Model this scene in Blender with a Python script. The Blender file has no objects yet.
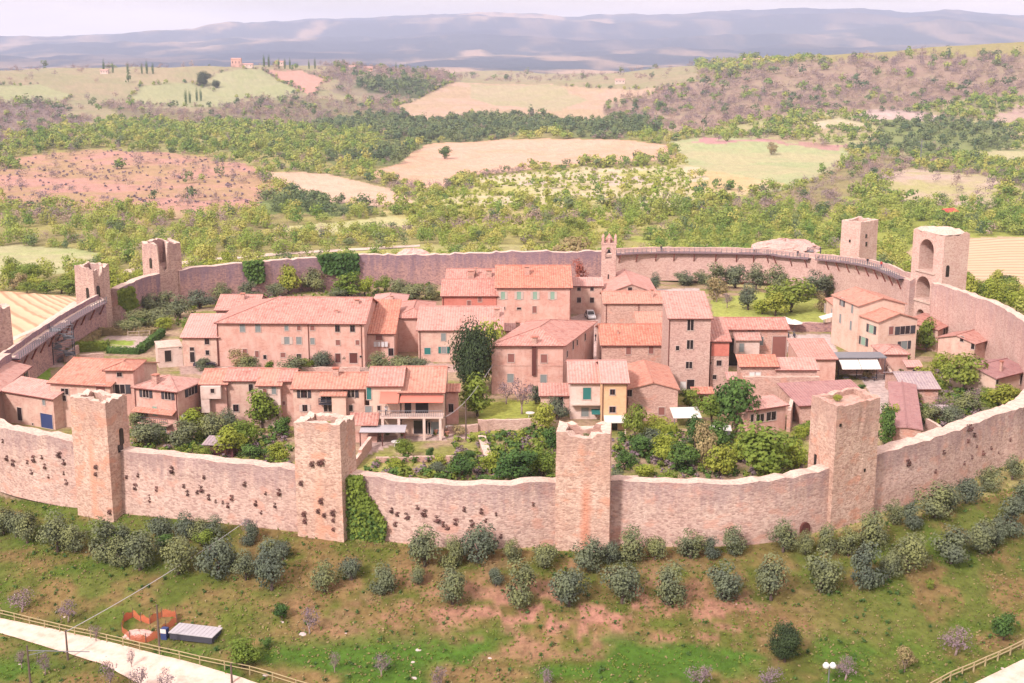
import bpy, math, random
import numpy as np
from mathutils import Vector, Matrix
R = math.radians
random.seed(7); rng = np.random.default_rng(7)
SC = bpy.context.scene
COL = SC.collection
# ---------------------------------------------------------------- camera, world, sun, exposure
HC, FL, YH = 60.0, 1290.0, 45.0
TH = math.atan((341.5-YH)/FL); CT, ST = math.cos(TH), math.sin(TH)
cam = bpy.data.objects.new('camera', bpy.data.cameras.new('camera')); COL.objects.link(cam)
cam.location = (0, 0, HC); cam.rotation_euler = (math.pi/2-TH, 0, 0)
cam.data.sensor_width = 36; cam.data.lens = 36*FL/1024; cam.data.clip_start = .5; cam.data.clip_end = 60000
SC.camera = cam
SUN = Vector((-.62, -.84, .86)).normalized()
sl = bpy.data.lights.new('sun', 'SUN'); sl.energy = 2.45; sl.angle = R(6.0); sl.color = (1, .915, .865)
so = bpy.data.objects.new('sun', sl); COL.objects.link(so); so.location = (0, 0, 200)
so.rotation_euler = (-SUN).to_track_quat('-Z', 'Y').to_euler()
W = bpy.data.worlds.new('World'); SC.world = W; W.use_nodes = True
nt = W.node_tree; nt.nodes.clear()
def wn(t, **k):
    n = nt.nodes.new(t)
    for a, b in k.items(): setattr(n, a, b)
    return n
sky = wn('ShaderNodeTexSky', sky_type='NISHITA', sun_disc=False)
sky.sun_elevation = math.asin(SUN.z); sky.sun_rotation = math.atan2(SUN.x, SUN.y); sky.dust_density = 2.0; sky.air_density = 1.0
tc = wn('ShaderNodeTexCoord'); mp = wn('ShaderNodeMapping'); mp.inputs['Scale'].default_value = (1, 1, 9)
cl = wn('ShaderNodeTexNoise'); cl.inputs['Scale'].default_value = 3.2; cl.inputs['Detail'].default_value = 6
rp = wn('ShaderNodeValToRGB'); rp.color_ramp.elements[0].position = .38; rp.color_ramp.elements[1].position = .62
rp.color_ramp.elements[0].color = (.62, .62, .62, 1); rp.color_ramp.elements[1].color = (.97, .97, .97, 1)
rc = wn('ShaderNodeValToRGB'); rc.color_ramp.elements[0].position = .4; rc.color_ramp.elements[1].position = .64
rc.color_ramp.elements[0].color = (5.2, 4.15, 3.8, 1); rc.color_ramp.elements[1].color = (6.2, 5.2, 4.75, 1)
mx = wn('ShaderNodeMix', data_type='RGBA'); bg = wn('ShaderNodeBackground'); wo = wn('ShaderNodeOutputWorld')
bg.inputs['Strength'].default_value = .1
nt.links.new(tc.outputs['Generated'], mp.inputs[0]); nt.links.new(mp.outputs[0], cl.inputs['Vector'])
nt.links.new(cl.outputs[0], rp.inputs[0]); nt.links.new(cl.outputs[0], rc.inputs[0])
nt.links.new(rp.outputs[0], mx.inputs[0]); nt.links.new(sky.outputs[0], mx.inputs[6]); nt.links.new(rc.outputs[0], mx.inputs[7])
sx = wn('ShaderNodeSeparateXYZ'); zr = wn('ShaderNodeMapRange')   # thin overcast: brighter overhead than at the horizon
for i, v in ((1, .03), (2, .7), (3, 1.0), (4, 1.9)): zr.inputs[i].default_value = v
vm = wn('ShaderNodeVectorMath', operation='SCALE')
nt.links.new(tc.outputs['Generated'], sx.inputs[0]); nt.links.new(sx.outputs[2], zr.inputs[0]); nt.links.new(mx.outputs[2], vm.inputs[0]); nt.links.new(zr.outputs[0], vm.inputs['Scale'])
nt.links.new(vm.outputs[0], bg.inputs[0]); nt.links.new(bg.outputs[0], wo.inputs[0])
SC.view_settings.view_transform = 'Standard'; SC.view_settings.look = 'None'; SC.view_settings.gamma = 1
SC.view_settings.exposure = 1.06
SC.render.engine = 'CYCLES'
cy = SC.cycles
cy.use_denoising = True; cy.max_bounces = 5; cy.diffuse_bounces = 2; cy.glossy_bounces = 1; cy.transmission_bounces = 2
cy.volume_bounces = 1; cy.transparent_max_bounces = 4; cy.caustics_reflective = False; cy.caustics_refractive = False
try: cy.denoiser = 'OPENIMAGEDENOISE'; cy.denoising_prefilter = 'ACCURATE'
except Exception: pass
HAZE_DENSITY = 8.2e-5

# ---------------------------------------------------------------- pixel -> place helpers
def ray(px, py):
    u = (px-512)/FL; v = -(py-341.5)/FL
    return (u, CT+v*ST, -ST+v*CT)
def P(px, py, z=0.):
    d = ray(px, py); t = (z-HC)/d[2]
    return Vector((d[0]*t, d[1]*t, z))
def onplane(px, py, pt, n):
    d = Vector(ray(px, py)); o = Vector((0, 0, HC))
    return o + d*((pt-o).dot(n)/d.dot(n))
def pix(p):
    x, y, z = p[0], p[1], p[2]-HC
    fw = y*CT - z*ST; up = y*ST + z*CT
    return 512+FL*x/fw, 341.5-FL*up/fw

# ---------------------------------------------------------------- noise and terrain height
def _h(ix, iy, s):
    n = (ix.astype(np.int64)*374761393 + iy.astype(np.int64)*668265263 + s*1442695041) & 0xffffffff
    n = ((n ^ (n >> 13))*1274126177) & 0xffffffff
    return ((n ^ (n >> 16)) & 0xffff)/65535.
def vnoise(x, y, s=0):
    x = np.asarray(x, float); y = np.asarray(y, float)
    ix = np.floor(x); iy = np.floor(y); fx = x-ix; fy = y-iy
    fx = fx*fx*(3-2*fx); fy = fy*fy*(3-2*fy)
    a = _h(ix, iy, s); b = _h(ix+1, iy, s); c = _h(ix, iy+1, s); d = _h(ix+1, iy+1, s)
    return (a*(1-fx)+b*fx)*(1-fy)+(c*(1-fx)+d*fx)*fy
def fbm(x, y, s=0, o=4):
    t = 0; a = .5; n = 0
    for i in range(o):
        t = t+a*vnoise(x*2**i+i*17.3, y*2**i-i*9.1, s+i); n += a; a *= .5
    return t/n
def sst(e0, e1, x):
    t = np.clip((x-e0)/(e1-e0), 0, 1); return t*t*(3-2*t)
BR = [0, 130, 200, 330, 420, 600, 900, 1200, 1600, 2000, 2500, 3500, 5000, 40000]
BZ = [-11, -10.5, -10, -11, -17, -26, -34, -36, -26, -8, -6, -16, -14, -14]
SKX = [-400, 0, 60, 110, 200, 235, 330, 430, 480, 560, 640, 700, 760, 850, 890, 930, 960, 1024, 1400]
SKY = [36, 38, 38, 36, 31, 26, 21, 17, 15, 18, 17, 15, 12, 13, 16, 14, 16, 20, 24]
HILLS = [(-700, 2350, 330, 300, 26), (-330, 2250, 260, 240, 22), (560, 2050, 420, 420, 46), (1050, 2150, 420, 500, 50), (330, 1500, 220, 200, 12),
         (-520, 1150, 260, 130, 10), (330, 850, 200, 120, 9), (-1150, 1900, 420, 300, 30), (430, 700, 130, 120, 12)]
def hgt(x, y):
    x = np.asarray(x, float); y = np.asarray(y, float)
    r = np.hypot(x, y)
    d = (np.hypot((x-7)/96, (y-241)/95)-1)*95
    b = np.interp(r, BR, BZ)
    und = (fbm(x/260, y/260, 3)-.5)*2*np.interp(r, [350, 700, 1500, 3000, 5200], [0, 5, 12, 20, 26])
    b = b+und
    for hx, hy, sx, sy, a in HILLS: b = b + a*np.exp(-((x-hx)/sx)**2-((y-hy)/sy)**2)
    u = 512+FL*x/np.maximum(y, 1)
    crest = 12500.
    skz = 60+(45-np.interp(u, SKX, SKY))/FL*crest
    s = sst(4700, crest, r)
    ridge = (1-np.abs(fbm(x/2300, y/2300, 11)-.5)*2)
    far = s**1.15*(skz+14)*(1-.55*(1-s)*s*4*(ridge-.4)) + (fbm(x/900, y/900, 5)-.5)*150*s*(1-sst(9500, 12300, r))
    und2 = np.cos(2*math.pi*(r/2100+1.5*fbm(x/3500, y/3500, 15, 3)))*42*s*(1-.35*s)*(1-sst(11300, 12400, r))
    b = b + np.where(r > 4700, far+und2, 0) - sst(crest, crest+4000, r)*250
    tau = np.where(y < 241, 27, 48)
    T = 1-np.exp(-(np.maximum(d, 0)/tau)**1.15)
    return b*T + np.where(d > 3, (fbm(x/7, y/7, 8)-.5)*.5*sst(3, 9, d), 0)*(r < 500)
def H1(x, y): return float(hgt(np.array([x]), np.array([y]))[0])
_ts = np.concatenate([np.arange(60, 460, 1.5), np.geomspace(460, 15000, 520)])
def hit(px, py):
    """the place on the land seen at a pixel"""
    d = ray(px, py); k = d[0]/d[1]; m = d[2]/d[1]
    Y = _ts; g = HC+m*Y-hgt(k*Y, Y); i = np.argmax(g < 0)
    if g[i] >= 0: i = len(Y)-1
    lo, hi = Y[max(i-1, 0)], Y[i]
    for _ in range(14):
        mid = (lo+hi)/2
        if HC+m*mid-H1(k*mid, mid) < 0: hi = mid
        else: lo = mid
    return Vector((k*hi, hi, H1(k*hi, hi)))

# ---------------------------------------------------------------- materials
def C(r, g, b, k=.6):
    f = lambda v: (v/255/12.92 if v/255 <= .04045 else ((v/255+.055)/1.055)**2.4)
    return (f(r)*k, f(g)*k, f(b)*k, 1)
MATS = {}
class NM:
    def __init__(s, name, rough=.9, spec=.2):
        s.m = bpy.data.materials.new(name); s.m.use_nodes = True; s.t = s.m.node_tree
        s.b = s.t.nodes['Principled BSDF']; s.b.inputs['Roughness'].default_value = rough
        s.b.inputs['Specular IOR Level'].default_value = spec; MATS[name] = s.m
    def n(s, t, ins=None, **k):
        n = s.t.nodes.new(t)
        for a, b in k.items(): setattr(n, a, b)
        for a, b in (ins or {}).items():
            if isinstance(b, bpy.types.NodeSocket): s.t.links.new(b, n.inputs[a])
            else: n.inputs[a].default_value = b
        return n
    def pos(s, scale=(1, 1, 1), obj=False):
        src = s.n('ShaderNodeTexCoord').outputs['Object'] if obj else s.n('ShaderNodeNewGeometry').outputs['Position']
        return s.n('ShaderNodeMapping', {0: src, 'Scale': scale}).outputs[0]
    def noise(s, v, sc, det=3, rough=.55): return s.n('ShaderNodeTexNoise', {'Vector': v, 'Scale': sc, 'Detail': det, 'Roughness': rough}).outputs[0]
    def ramp(s, f, p0, p1, c0=(0, 0, 0, 1), c1=(1, 1, 1, 1)):
        r = s.n('ShaderNodeValToRGB', {0: f}); e = r.color_ramp.elements
        e[0].position, e[1].position, e[0].color, e[1].color = p0, p1, c0, c1
        return r.outputs[0]
    def mix(s, f, a, b, mode='MIX'): return s.n('ShaderNodeMix', {0: f, 6: a, 7: b}, data_type='RGBA', blend_type=mode).outputs[2]
    def math(s, op, a, b=0.): return s.n('ShaderNodeMath', {0: a, 1: b}, operation=op).outputs[0]
    def out(s, col, bump=None, dist=.05, strength=.6):
        if isinstance(col, bpy.types.NodeSocket): s.t.links.new(col, s.b.inputs['Base Color'])
        else: s.b.inputs['Base Color'].default_value = col
        if bump is not None:
            bn = s.n('ShaderNodeBump', {'Height': bump, 'Distance': dist, 'Strength': strength})
            s.t.links.new(bn.outputs[0], s.b.inputs['Normal'])
        return s.m
def plain(name, col, rough=.8, var=.12, metal=0, spec=.3):
    m = NM(name, rough, spec); m.b.inputs['Metallic'].default_value = metal
    f = m.noise(m.pos(), 1.3, 3)
    return m.out(m.mix(f, tuple(c*(1-var) for c in col[:3])+(1,), tuple(min(1, c*(1+var)) for c in col[:3])+(1,)))
def stone(name, light, mid, dark, weather=None, ws=(3.5, 7.5), cell=1.7, streak=.55, patch=None):
    m = NM(name)
    p = m.pos()
    vor = m.n('ShaderNodeTexVoronoi', {'Vector': m.pos((1, 1, 1.9)), 'Scale': cell*1.5})
    cellv = m.n('ShaderNodeSeparateColor', {0: vor.outputs['Color']}).outputs[0]
    big = m.noise(p, .22, 5, .65); fine = m.noise(p, 2.6, 4, .7)
    c = m.mix(m.ramp(big, .32, .68), light, mid)
    c = m.mix(m.math('MULTIPLY', m.ramp(cellv, .35, 1.0), .62), c, dark)
    c = m.mix(m.math('MULTIPLY', m.ramp(fine, .5, .72), .5), c, dark)
    if patch: c = m.mix(m.math('MULTIPLY', m.ramp(m.noise(m.pos((1, 1, 1.6)), .42, 3, .5), .56, .66), .65), c, patch)
    if weather:
        z = m.n('ShaderNodeSeparateXYZ', {0: p}).outputs[2]
        g = m.n('ShaderNodeMapRange', {0: z, 1: ws[0], 2: ws[1], 3: 0., 4: 1.}).outputs[0]
        st = m.noise(m.pos((1.1, 1.1, .13)), .9, 4, .7)
        k = m.math('ADD', g, m.math('MULTIPLY', m.math('SUBTRACT', st, .5), 2.6))
        k = m.ramp(k, .25, .95)
        c = m.mix(m.math('MULTIPLY', k, streak), c, weather)
    hsum = m.math('ADD', m.math('MULTIPLY', vor.outputs['Distance'], -1.), fine)
    return m.out(c, hsum, .07, .6)
def plaster(name, light, worn, stain, amt=.5):
    m = NM(name)
    p = m.pos()
    a = m.noise(p, .45, 5, .65); b = m.noise(m.pos((1, 1, .3)), 1.4, 4, .7); f = m.noise(p, 6, 3, .7)
    c = m.mix(m.ramp(a, .38, .62), light, worn)
    c = m.mix(m.math('MULTIPLY', m.ramp(b, .5, .74), amt), c, stain)
    vor = m.n('ShaderNodeTexVoronoi', {'Vector': m.pos((1, 1, 1.9)), 'Scale': 2.4})
    cv = m.n('ShaderNodeSeparateColor', {0: vor.outputs['Color']}).outputs[0]
    c = m.mix(m.math('MULTIPLY', m.math('MULTIPLY', m.ramp(a, .4, .6), m.ramp(cv, .45, 1.)), .55), c, stain)
    return m.out(c, f, .03, .5)
def rooftile(name, light, mid, dark, age):
    m = NM(name, .9, .15)
    uv = m.n('ShaderNodeTexCoord').outputs['UV']
    mapd = lambda sx, sy: m.n('ShaderNodeMapping', {0: uv, 'Scale': (sx, sy, 1)}).outputs[0]
    wv = m.n('ShaderNodeTexWave', {'Vector': mapd(1, 1), 'Scale': .62, 'Distortion': .5, 'Detail': 1, 'Detail Scale': 1.5}, wave_type='BANDS', bands_direction='X')
    rows = m.n('ShaderNodeTexWave', {'Vector': mapd(1, 1), 'Scale': .75, 'Distortion': .8, 'Detail': 1}, wave_type='BANDS', bands_direction='Y', wave_profile='SAW')
    p = m.pos()
    vor = m.n('ShaderNodeTexVoronoi', {'Vector': mapd(2.2, 1.4), 'Scale': 1.5})
    cv = m.n('ShaderNodeSeparateColor', {0: vor.outputs['Color']}).outputs[0]
    big = m.noise(p, .28, 4, .6); med = m.noise(p, 1.5, 4, .7)
    inf = m.n('ShaderNodeObjectInfo').outputs['Random']
    c = m.mix(m.ramp(big, .35, .66), light, mid)
    c = m.mix(m.math('MULTIPLY', m.ramp(cv, .4, 1.), .6), c, dark)
    c = m.mix(m.math('MULTIPLY', m.ramp(med, .5, .62), .7), c, age)
    c = m.mix(m.math('MULTIPLY', m.ramp(wv.outputs[0], .0, .45, (1, 1, 1, 1), (0, 0, 0, 1)), .38), c, dark)
    c = m.mix(m.math('MULTIPLY', inf, .5), c, age)
    c = m.mix(m.math('MULTIPLY', m.ramp(m.noise(p, .9, 6, .8), .52, .62), .6), c, dark)
    h = m.math('ADD', m.math('MULTIPLY', wv.outputs[0], 1.), m.math('MULTIPLY', rows.outputs[0], .4))
    return m.out(c, h, .09, .8)
def leaf(name, a, b, c2, trans=.25, tint=False):
    m = NM(name, .75, .15)
    rnd = m.n('ShaderNodeObjectInfo').outputs['Random']
    if tint: rnd = m.n('ShaderNodeAttribute', attribute_name='tint').outputs['Fac']
    isl = m.n('ShaderNodeNewGeometry').outputs['Random Per Island']
    n = m.noise(m.pos(), .55, 3, .6)
    col = m.mix(m.ramp(rnd, .1, .9), a, b)
    col = m.mix(m.math('MULTIPLY', m.ramp(n, .42, .62), .35 if tint else .5), col, c2)
    col = m.mix(m.math('MULTIPLY', isl, .3), col, c2)
    m.out(col)
    m.t.links.new(col, m.b.inputs['Base Color'])
    tr = m.n('ShaderNodeBsdfTranslucent', {0: col}); mixs = m.n('ShaderNodeMixShader', {0: trans})
    m.t.links.new(m.b.outputs[0], mixs.inputs[1]); m.t.links.new(tr.outputs[0], mixs.inputs[2])
    m.t.links.new(mixs.outputs[0], m.t.nodes['Material Output'].inputs[0])
    return m.m

stone('wall_stone', C(246,214,198), C(230,192,178), C(168,130,122), C(164,136,142), (3.2, 8.2), 1.7, .5, C(232,176,156))
stone('tower_stone', C(250,216,196), C(232,188,168), C(170,128,114), C(196,158,150), (9, 15), 1.9, .45, C(236,170,142))
stone('old_stone', C(226,178,166), C(198,158,156), C(134,104,114), C(146,124,144), (1.5, 8), 1.5, .65)
stone('inner_stone', C(244,208,196), C(232,190,178), C(196,150,142), C(186,156,162), (6, 14), 1.8, .4)
stone('ruin_stone', C(240,204,188), C(222,182,170), C(158,120,118), C(180,148,150), (8, 16), 1.7, .45)
stone('gate_stone', C(250,220,206), C(240,200,186), C(206,158,148), None, (0, 1), 1.9)
stone('house_stone', C(238,200,184), C(226,180,166), C(178,132,122), None, (0, 1), 2.3, .5, C(230,166,146))
plaster('plaster_beige', C(246,212,194), C(236,190,174), C(204,154,142))
stone('pale_stone', C(240,206,192), C(226,184,172), C(180,140,132), None, (0, 1), 2.4)
stone('cap_stone', C(250,226,208), C(240,208,192), C(200,164,156), None, (0, 1), 2.2)
plaster('plaster_pink', C(244,200,186), C(236,182,166), C(210,150,138), .6)
plaster('plaster_cream', C(250,218,200), C(244,206,186), C(222,174,156), .35)
plaster('plaster_white', C(250,226,216), C(244,212,200), C(214,176,166), .35)
plaster('plaster_ochre', C(250,210,168), C(246,200,156), C(230,172,134), .25)
plaster('plaster_red', C(236,150,134), C(230,140,124), C(206,116,104), .3)
rooftile('roof_pink', C(236,176,160), C(222,154,140), C(176,108,98), C(222,184,174))
rooftile('roof_orange', C(236,168,142), C(226,148,124), C(184,106,90), C(224,180,164))
rooftile('roof_pale', C(240,190,176), C(232,172,158), C(204,138,128), C(226,186,180))
rooftile('roof_grey', C(206,184,184), C(190,170,176), C(160,140,150), C(214,192,186))
rooftile('roof_old', C(218,166,158), C(204,142,136), C(160,108,108), C(190,150,150))
plain('glass_dark', C(58,48,52,.5), .25, .3, 0, .5)
plain('frame_pale', C(225,200,190)); plain('shutter_dark', C(78,74,80)); plain('shutter_brown', C(160,104,96)); plain('shutter_teal', C(58,132,128)); plain('shutter_grey', C(150,156,156)); plain('shutter_sage', C(160,190,170))
plain('door_brown', C(110,62,56)); plain('gutter', C(128,70,62)); plain('awning_white', C(252,244,236), .9, .03); plain('awning_pink', C(236,140,122), .9, .08)
plain('metal_grey', C(150,150,158), .5, .1, .3); plain('metal_dark', C(86,84,96), .6, .1, .2); plain('blue_paint', C(64,78,130)); plain('deck_wood', C(146,118,124)); plain('brace_wood', C(150,84,76))
plain('grey_sheet', C(206,200,206), .5); plain('orange_net', C(232,128,92), .8, .2); plain('rail_wood', C(196,176,136)); plain('pole_wood', C(120,100,92)); plain('wire', C(120,112,112)); plain('white_paint', C(246,240,238), .4, .03)
plain('concrete', C(232,210,202)); plain('skin', C(226,170,140)); plain('cloth_dark', C(60,52,64)); plain('cloth_red', C(196,70,66)); plain('cloth_white', C(236,230,232)); plain('cloth_blue', C(84,96,140)); plain('hair', C(52,36,32))
plain('car_white', C(236,234,238), .25, .02, 0, .6); plain('car_dark', C(76,74,90), .25, .05, 0, .6); plain('car_grey', C(150,154,172), .25, .05, 0, .6); plain('rubber', C(40,36,40)); plain('red_cloth', C(240,88,84)); plain('rock', C(224,204,200), .95, .2); plain('shed_wood', C(112,66,72)); plain('bark', C(112,92,86), .95, .25); plain('bark_pale', C(176,152,150), .95, .2); plain('lamp_white', C(250,250,250), .4, .02)
leaf('leaf_olive', C(128,138,110), C(164,168,106), C(86,96,94), .15); leaf('leaf_green', C(150,172,74), C(176,186,86), C(92,120,50), .3); leaf('leaf_bright', C(190,202,84), C(206,206,96), C(140,160,62), .35)
leaf('leaf_deep', C(96,132,66), C(118,150,72), C(56,84,50), .2); leaf('leaf_dark', C(78,96,60), C(92,108,62), C(54,64,50), .1); leaf('leaf_bare', C(176,150,150), C(160,138,148), C(130,110,124), .1); leaf('leaf_tan', C(190,170,122), C(204,184,132), C(150,130,100), .2); leaf('leaf_red', C(216,132,110), C(206,120,100), C(160,90,84), .2)
leaf('leaf_caper', C(156,108,100), C(130,92,88), C(110,84,80), .1)
leaf('wood_green', C(130,164,72), C(206,210,104), C(120,144,78), .2, True); leaf('wood_spring', C(164,192,80), C(226,216,116), C(160,166,90), .25, True); leaf('wood_bare', C(214,182,164), C(160,138,150), C(170,150,136), .15, True); leaf('wood_dark', C(102,128,84), C(152,166,100), C(92,108,88), .15, True)

# ---------------------------------------------------------------- object helpers
def tag(o, label=None, cat=None, group=None, kind=None):
    for k, v in (('label', label), ('category', cat), ('group', group), ('kind', kind)):
        if v: o[k] = v
    return o
def link(o, parent=None):
    COL.objects.link(o)
    if parent: o.parent = parent
    return o
def empty(name, loc=(0, 0, 0), rz=0, sc=(1, 1, 1)):
    o = bpy.data.objects.new(name, None); link(o); o.location = loc; o.rotation_euler = (0, 0, rz); o.scale = sc
    o.empty_display_size = .5
    return o
class MB:
    def __init__(s): s.v = []; s.f = []; s.uv = []; s.mi = []; s.i = 0
    def face(s, pts, uv=None):
        n = len(s.v); s.v += [tuple(p) for p in pts]; s.f.append(tuple(range(n, n+len(pts))))
        s.uv += list(uv) if uv else [(0, 0)]*len(pts); s.mi.append(s.i)
    def poly(s, vs, fs):
        n = len(s.v); s.v += [tuple(p) for p in vs]
        for f in fs: s.f.append(tuple(i+n for i in f)); s.uv += [(0, 0)]*len(f); s.mi.append(s.i)
    def box(s, x0, x1, y0, y1, z0, z1, M=None):
        vs = [Vector((x, y, z)) for z in (z0, z1) for y in (y0, y1) for x in (x0, x1)]
        if M: vs = [M @ v for v in vs]
        s.poly(vs, [(0, 2, 3, 1), (4, 5, 7, 6), (0, 1, 5, 4), (2, 6, 7, 3), (0, 4, 6, 2), (1, 3, 7, 5)])
    def tube(s, a, b, r0, r1=None, n=6):
        a, b = Vector(a), Vector(b); r1 = r0 if r1 is None else r1
        d = (b-a)
        if d.length < 1e-6: return
        q = d.to_track_quat('Z', 'Y'); vs = []
        for c, r in ((a, r0), (b, r1)):
            for k in range(n): vs.append(c + q @ Vector((r*math.cos(2*math.pi*k/n), r*math.sin(2*math.pi*k/n), 0)))
        fs = [(k, (k+1) % n, n+(k+1) % n, n+k) for k in range(n)] + [tuple(range(n))[::-1], tuple(range(n, 2*n))]
        s.poly(vs, fs)
    def lathe(s, prof, c=(0, 0, 0), n=10, sx=1, sy=1):
        vs = []; fs = []
        for r, z in prof:
            for k in range(n): a = 2*math.pi*k/n; vs.append((c[0]+r*math.cos(a)*sx, c[1]+r*math.sin(a)*sy, c[2]+z))
        for j in range(len(prof)-1):
            for k in range(n): fs.append((j*n+k, j*n+(k+1) % n, (j+1)*n+(k+1) % n, (j+1)*n+k))
        fs += [tuple(range(n))[::-1], tuple(range((len(prof)-1)*n, len(prof)*n))]
        s.poly(vs, fs)
    def build(s, name, mat, parent=None, smooth=False):
        me = bpy.data.meshes.new(name); me.from_pydata(s.v, [], s.f)
        uvl = me.uv_layers.new(name='UVMap'); uvl.data.foreach_set('uv', [c for p in s.uv for c in p])
        for m in (mat if isinstance(mat, (list, tuple)) else [mat]): me.materials.append(MATS[m])
        if isinstance(mat, (list, tuple)): me.polygons.foreach_set('material_index', s.mi)
        if smooth: me.polygons.foreach_set('use_smooth', [True]*len(s.f))
        me.update()
        return link(bpy.data.objects.new(name, me), parent)
def npmesh(name, V, F, mat, smooth=False):
    """quad mesh from arrays"""
    me = bpy.data.meshes.new(name)
    me.vertices.add(len(V)); me.vertices.foreach_set('co', np.ascontiguousarray(V, np.float32).ravel())
    k = F.shape[1]
    me.loops.add(F.size); me.loops.foreach_set('vertex_index', np.ascontiguousarray(F, np.int32).ravel())
    me.polygons.add(len(F)); me.polygons.foreach_set('loop_start', np.arange(0, F.size, k, dtype=np.int32))
    try: me.polygons.foreach_set('loop_total', np.full(len(F), k, np.int32))
    except Exception: pass
    me.materials.append(MATS[mat]); me.update(calc_edges=True)
    if smooth: me.polygons.foreach_set('use_smooth', [True]*len(F))
    return me
ORD = 'first second third fourth fifth sixth seventh eighth ninth tenth eleventh twelfth thirteenth fourteenth fifteenth sixteenth seventeenth eighteenth nineteenth twentieth'.split()
TENS = {2: 'twenty', 3: 'thirty', 4: 'forty', 5: 'fifty', 6: 'sixty', 7: 'seventy', 8: 'eighty', 9: 'ninety'}
def ordn(i):
    if i < 20: return ORD[i]
    n = i+1
    if n >= 100: return 'hundred and '+ordn(n-101) if n > 100 else 'hundredth'
    return TENS[n//10]+('-'+ORD[n % 10-1] if n % 10 else 'th') if n % 10 else TENS[n//10][:-1]+'ieth'
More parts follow.
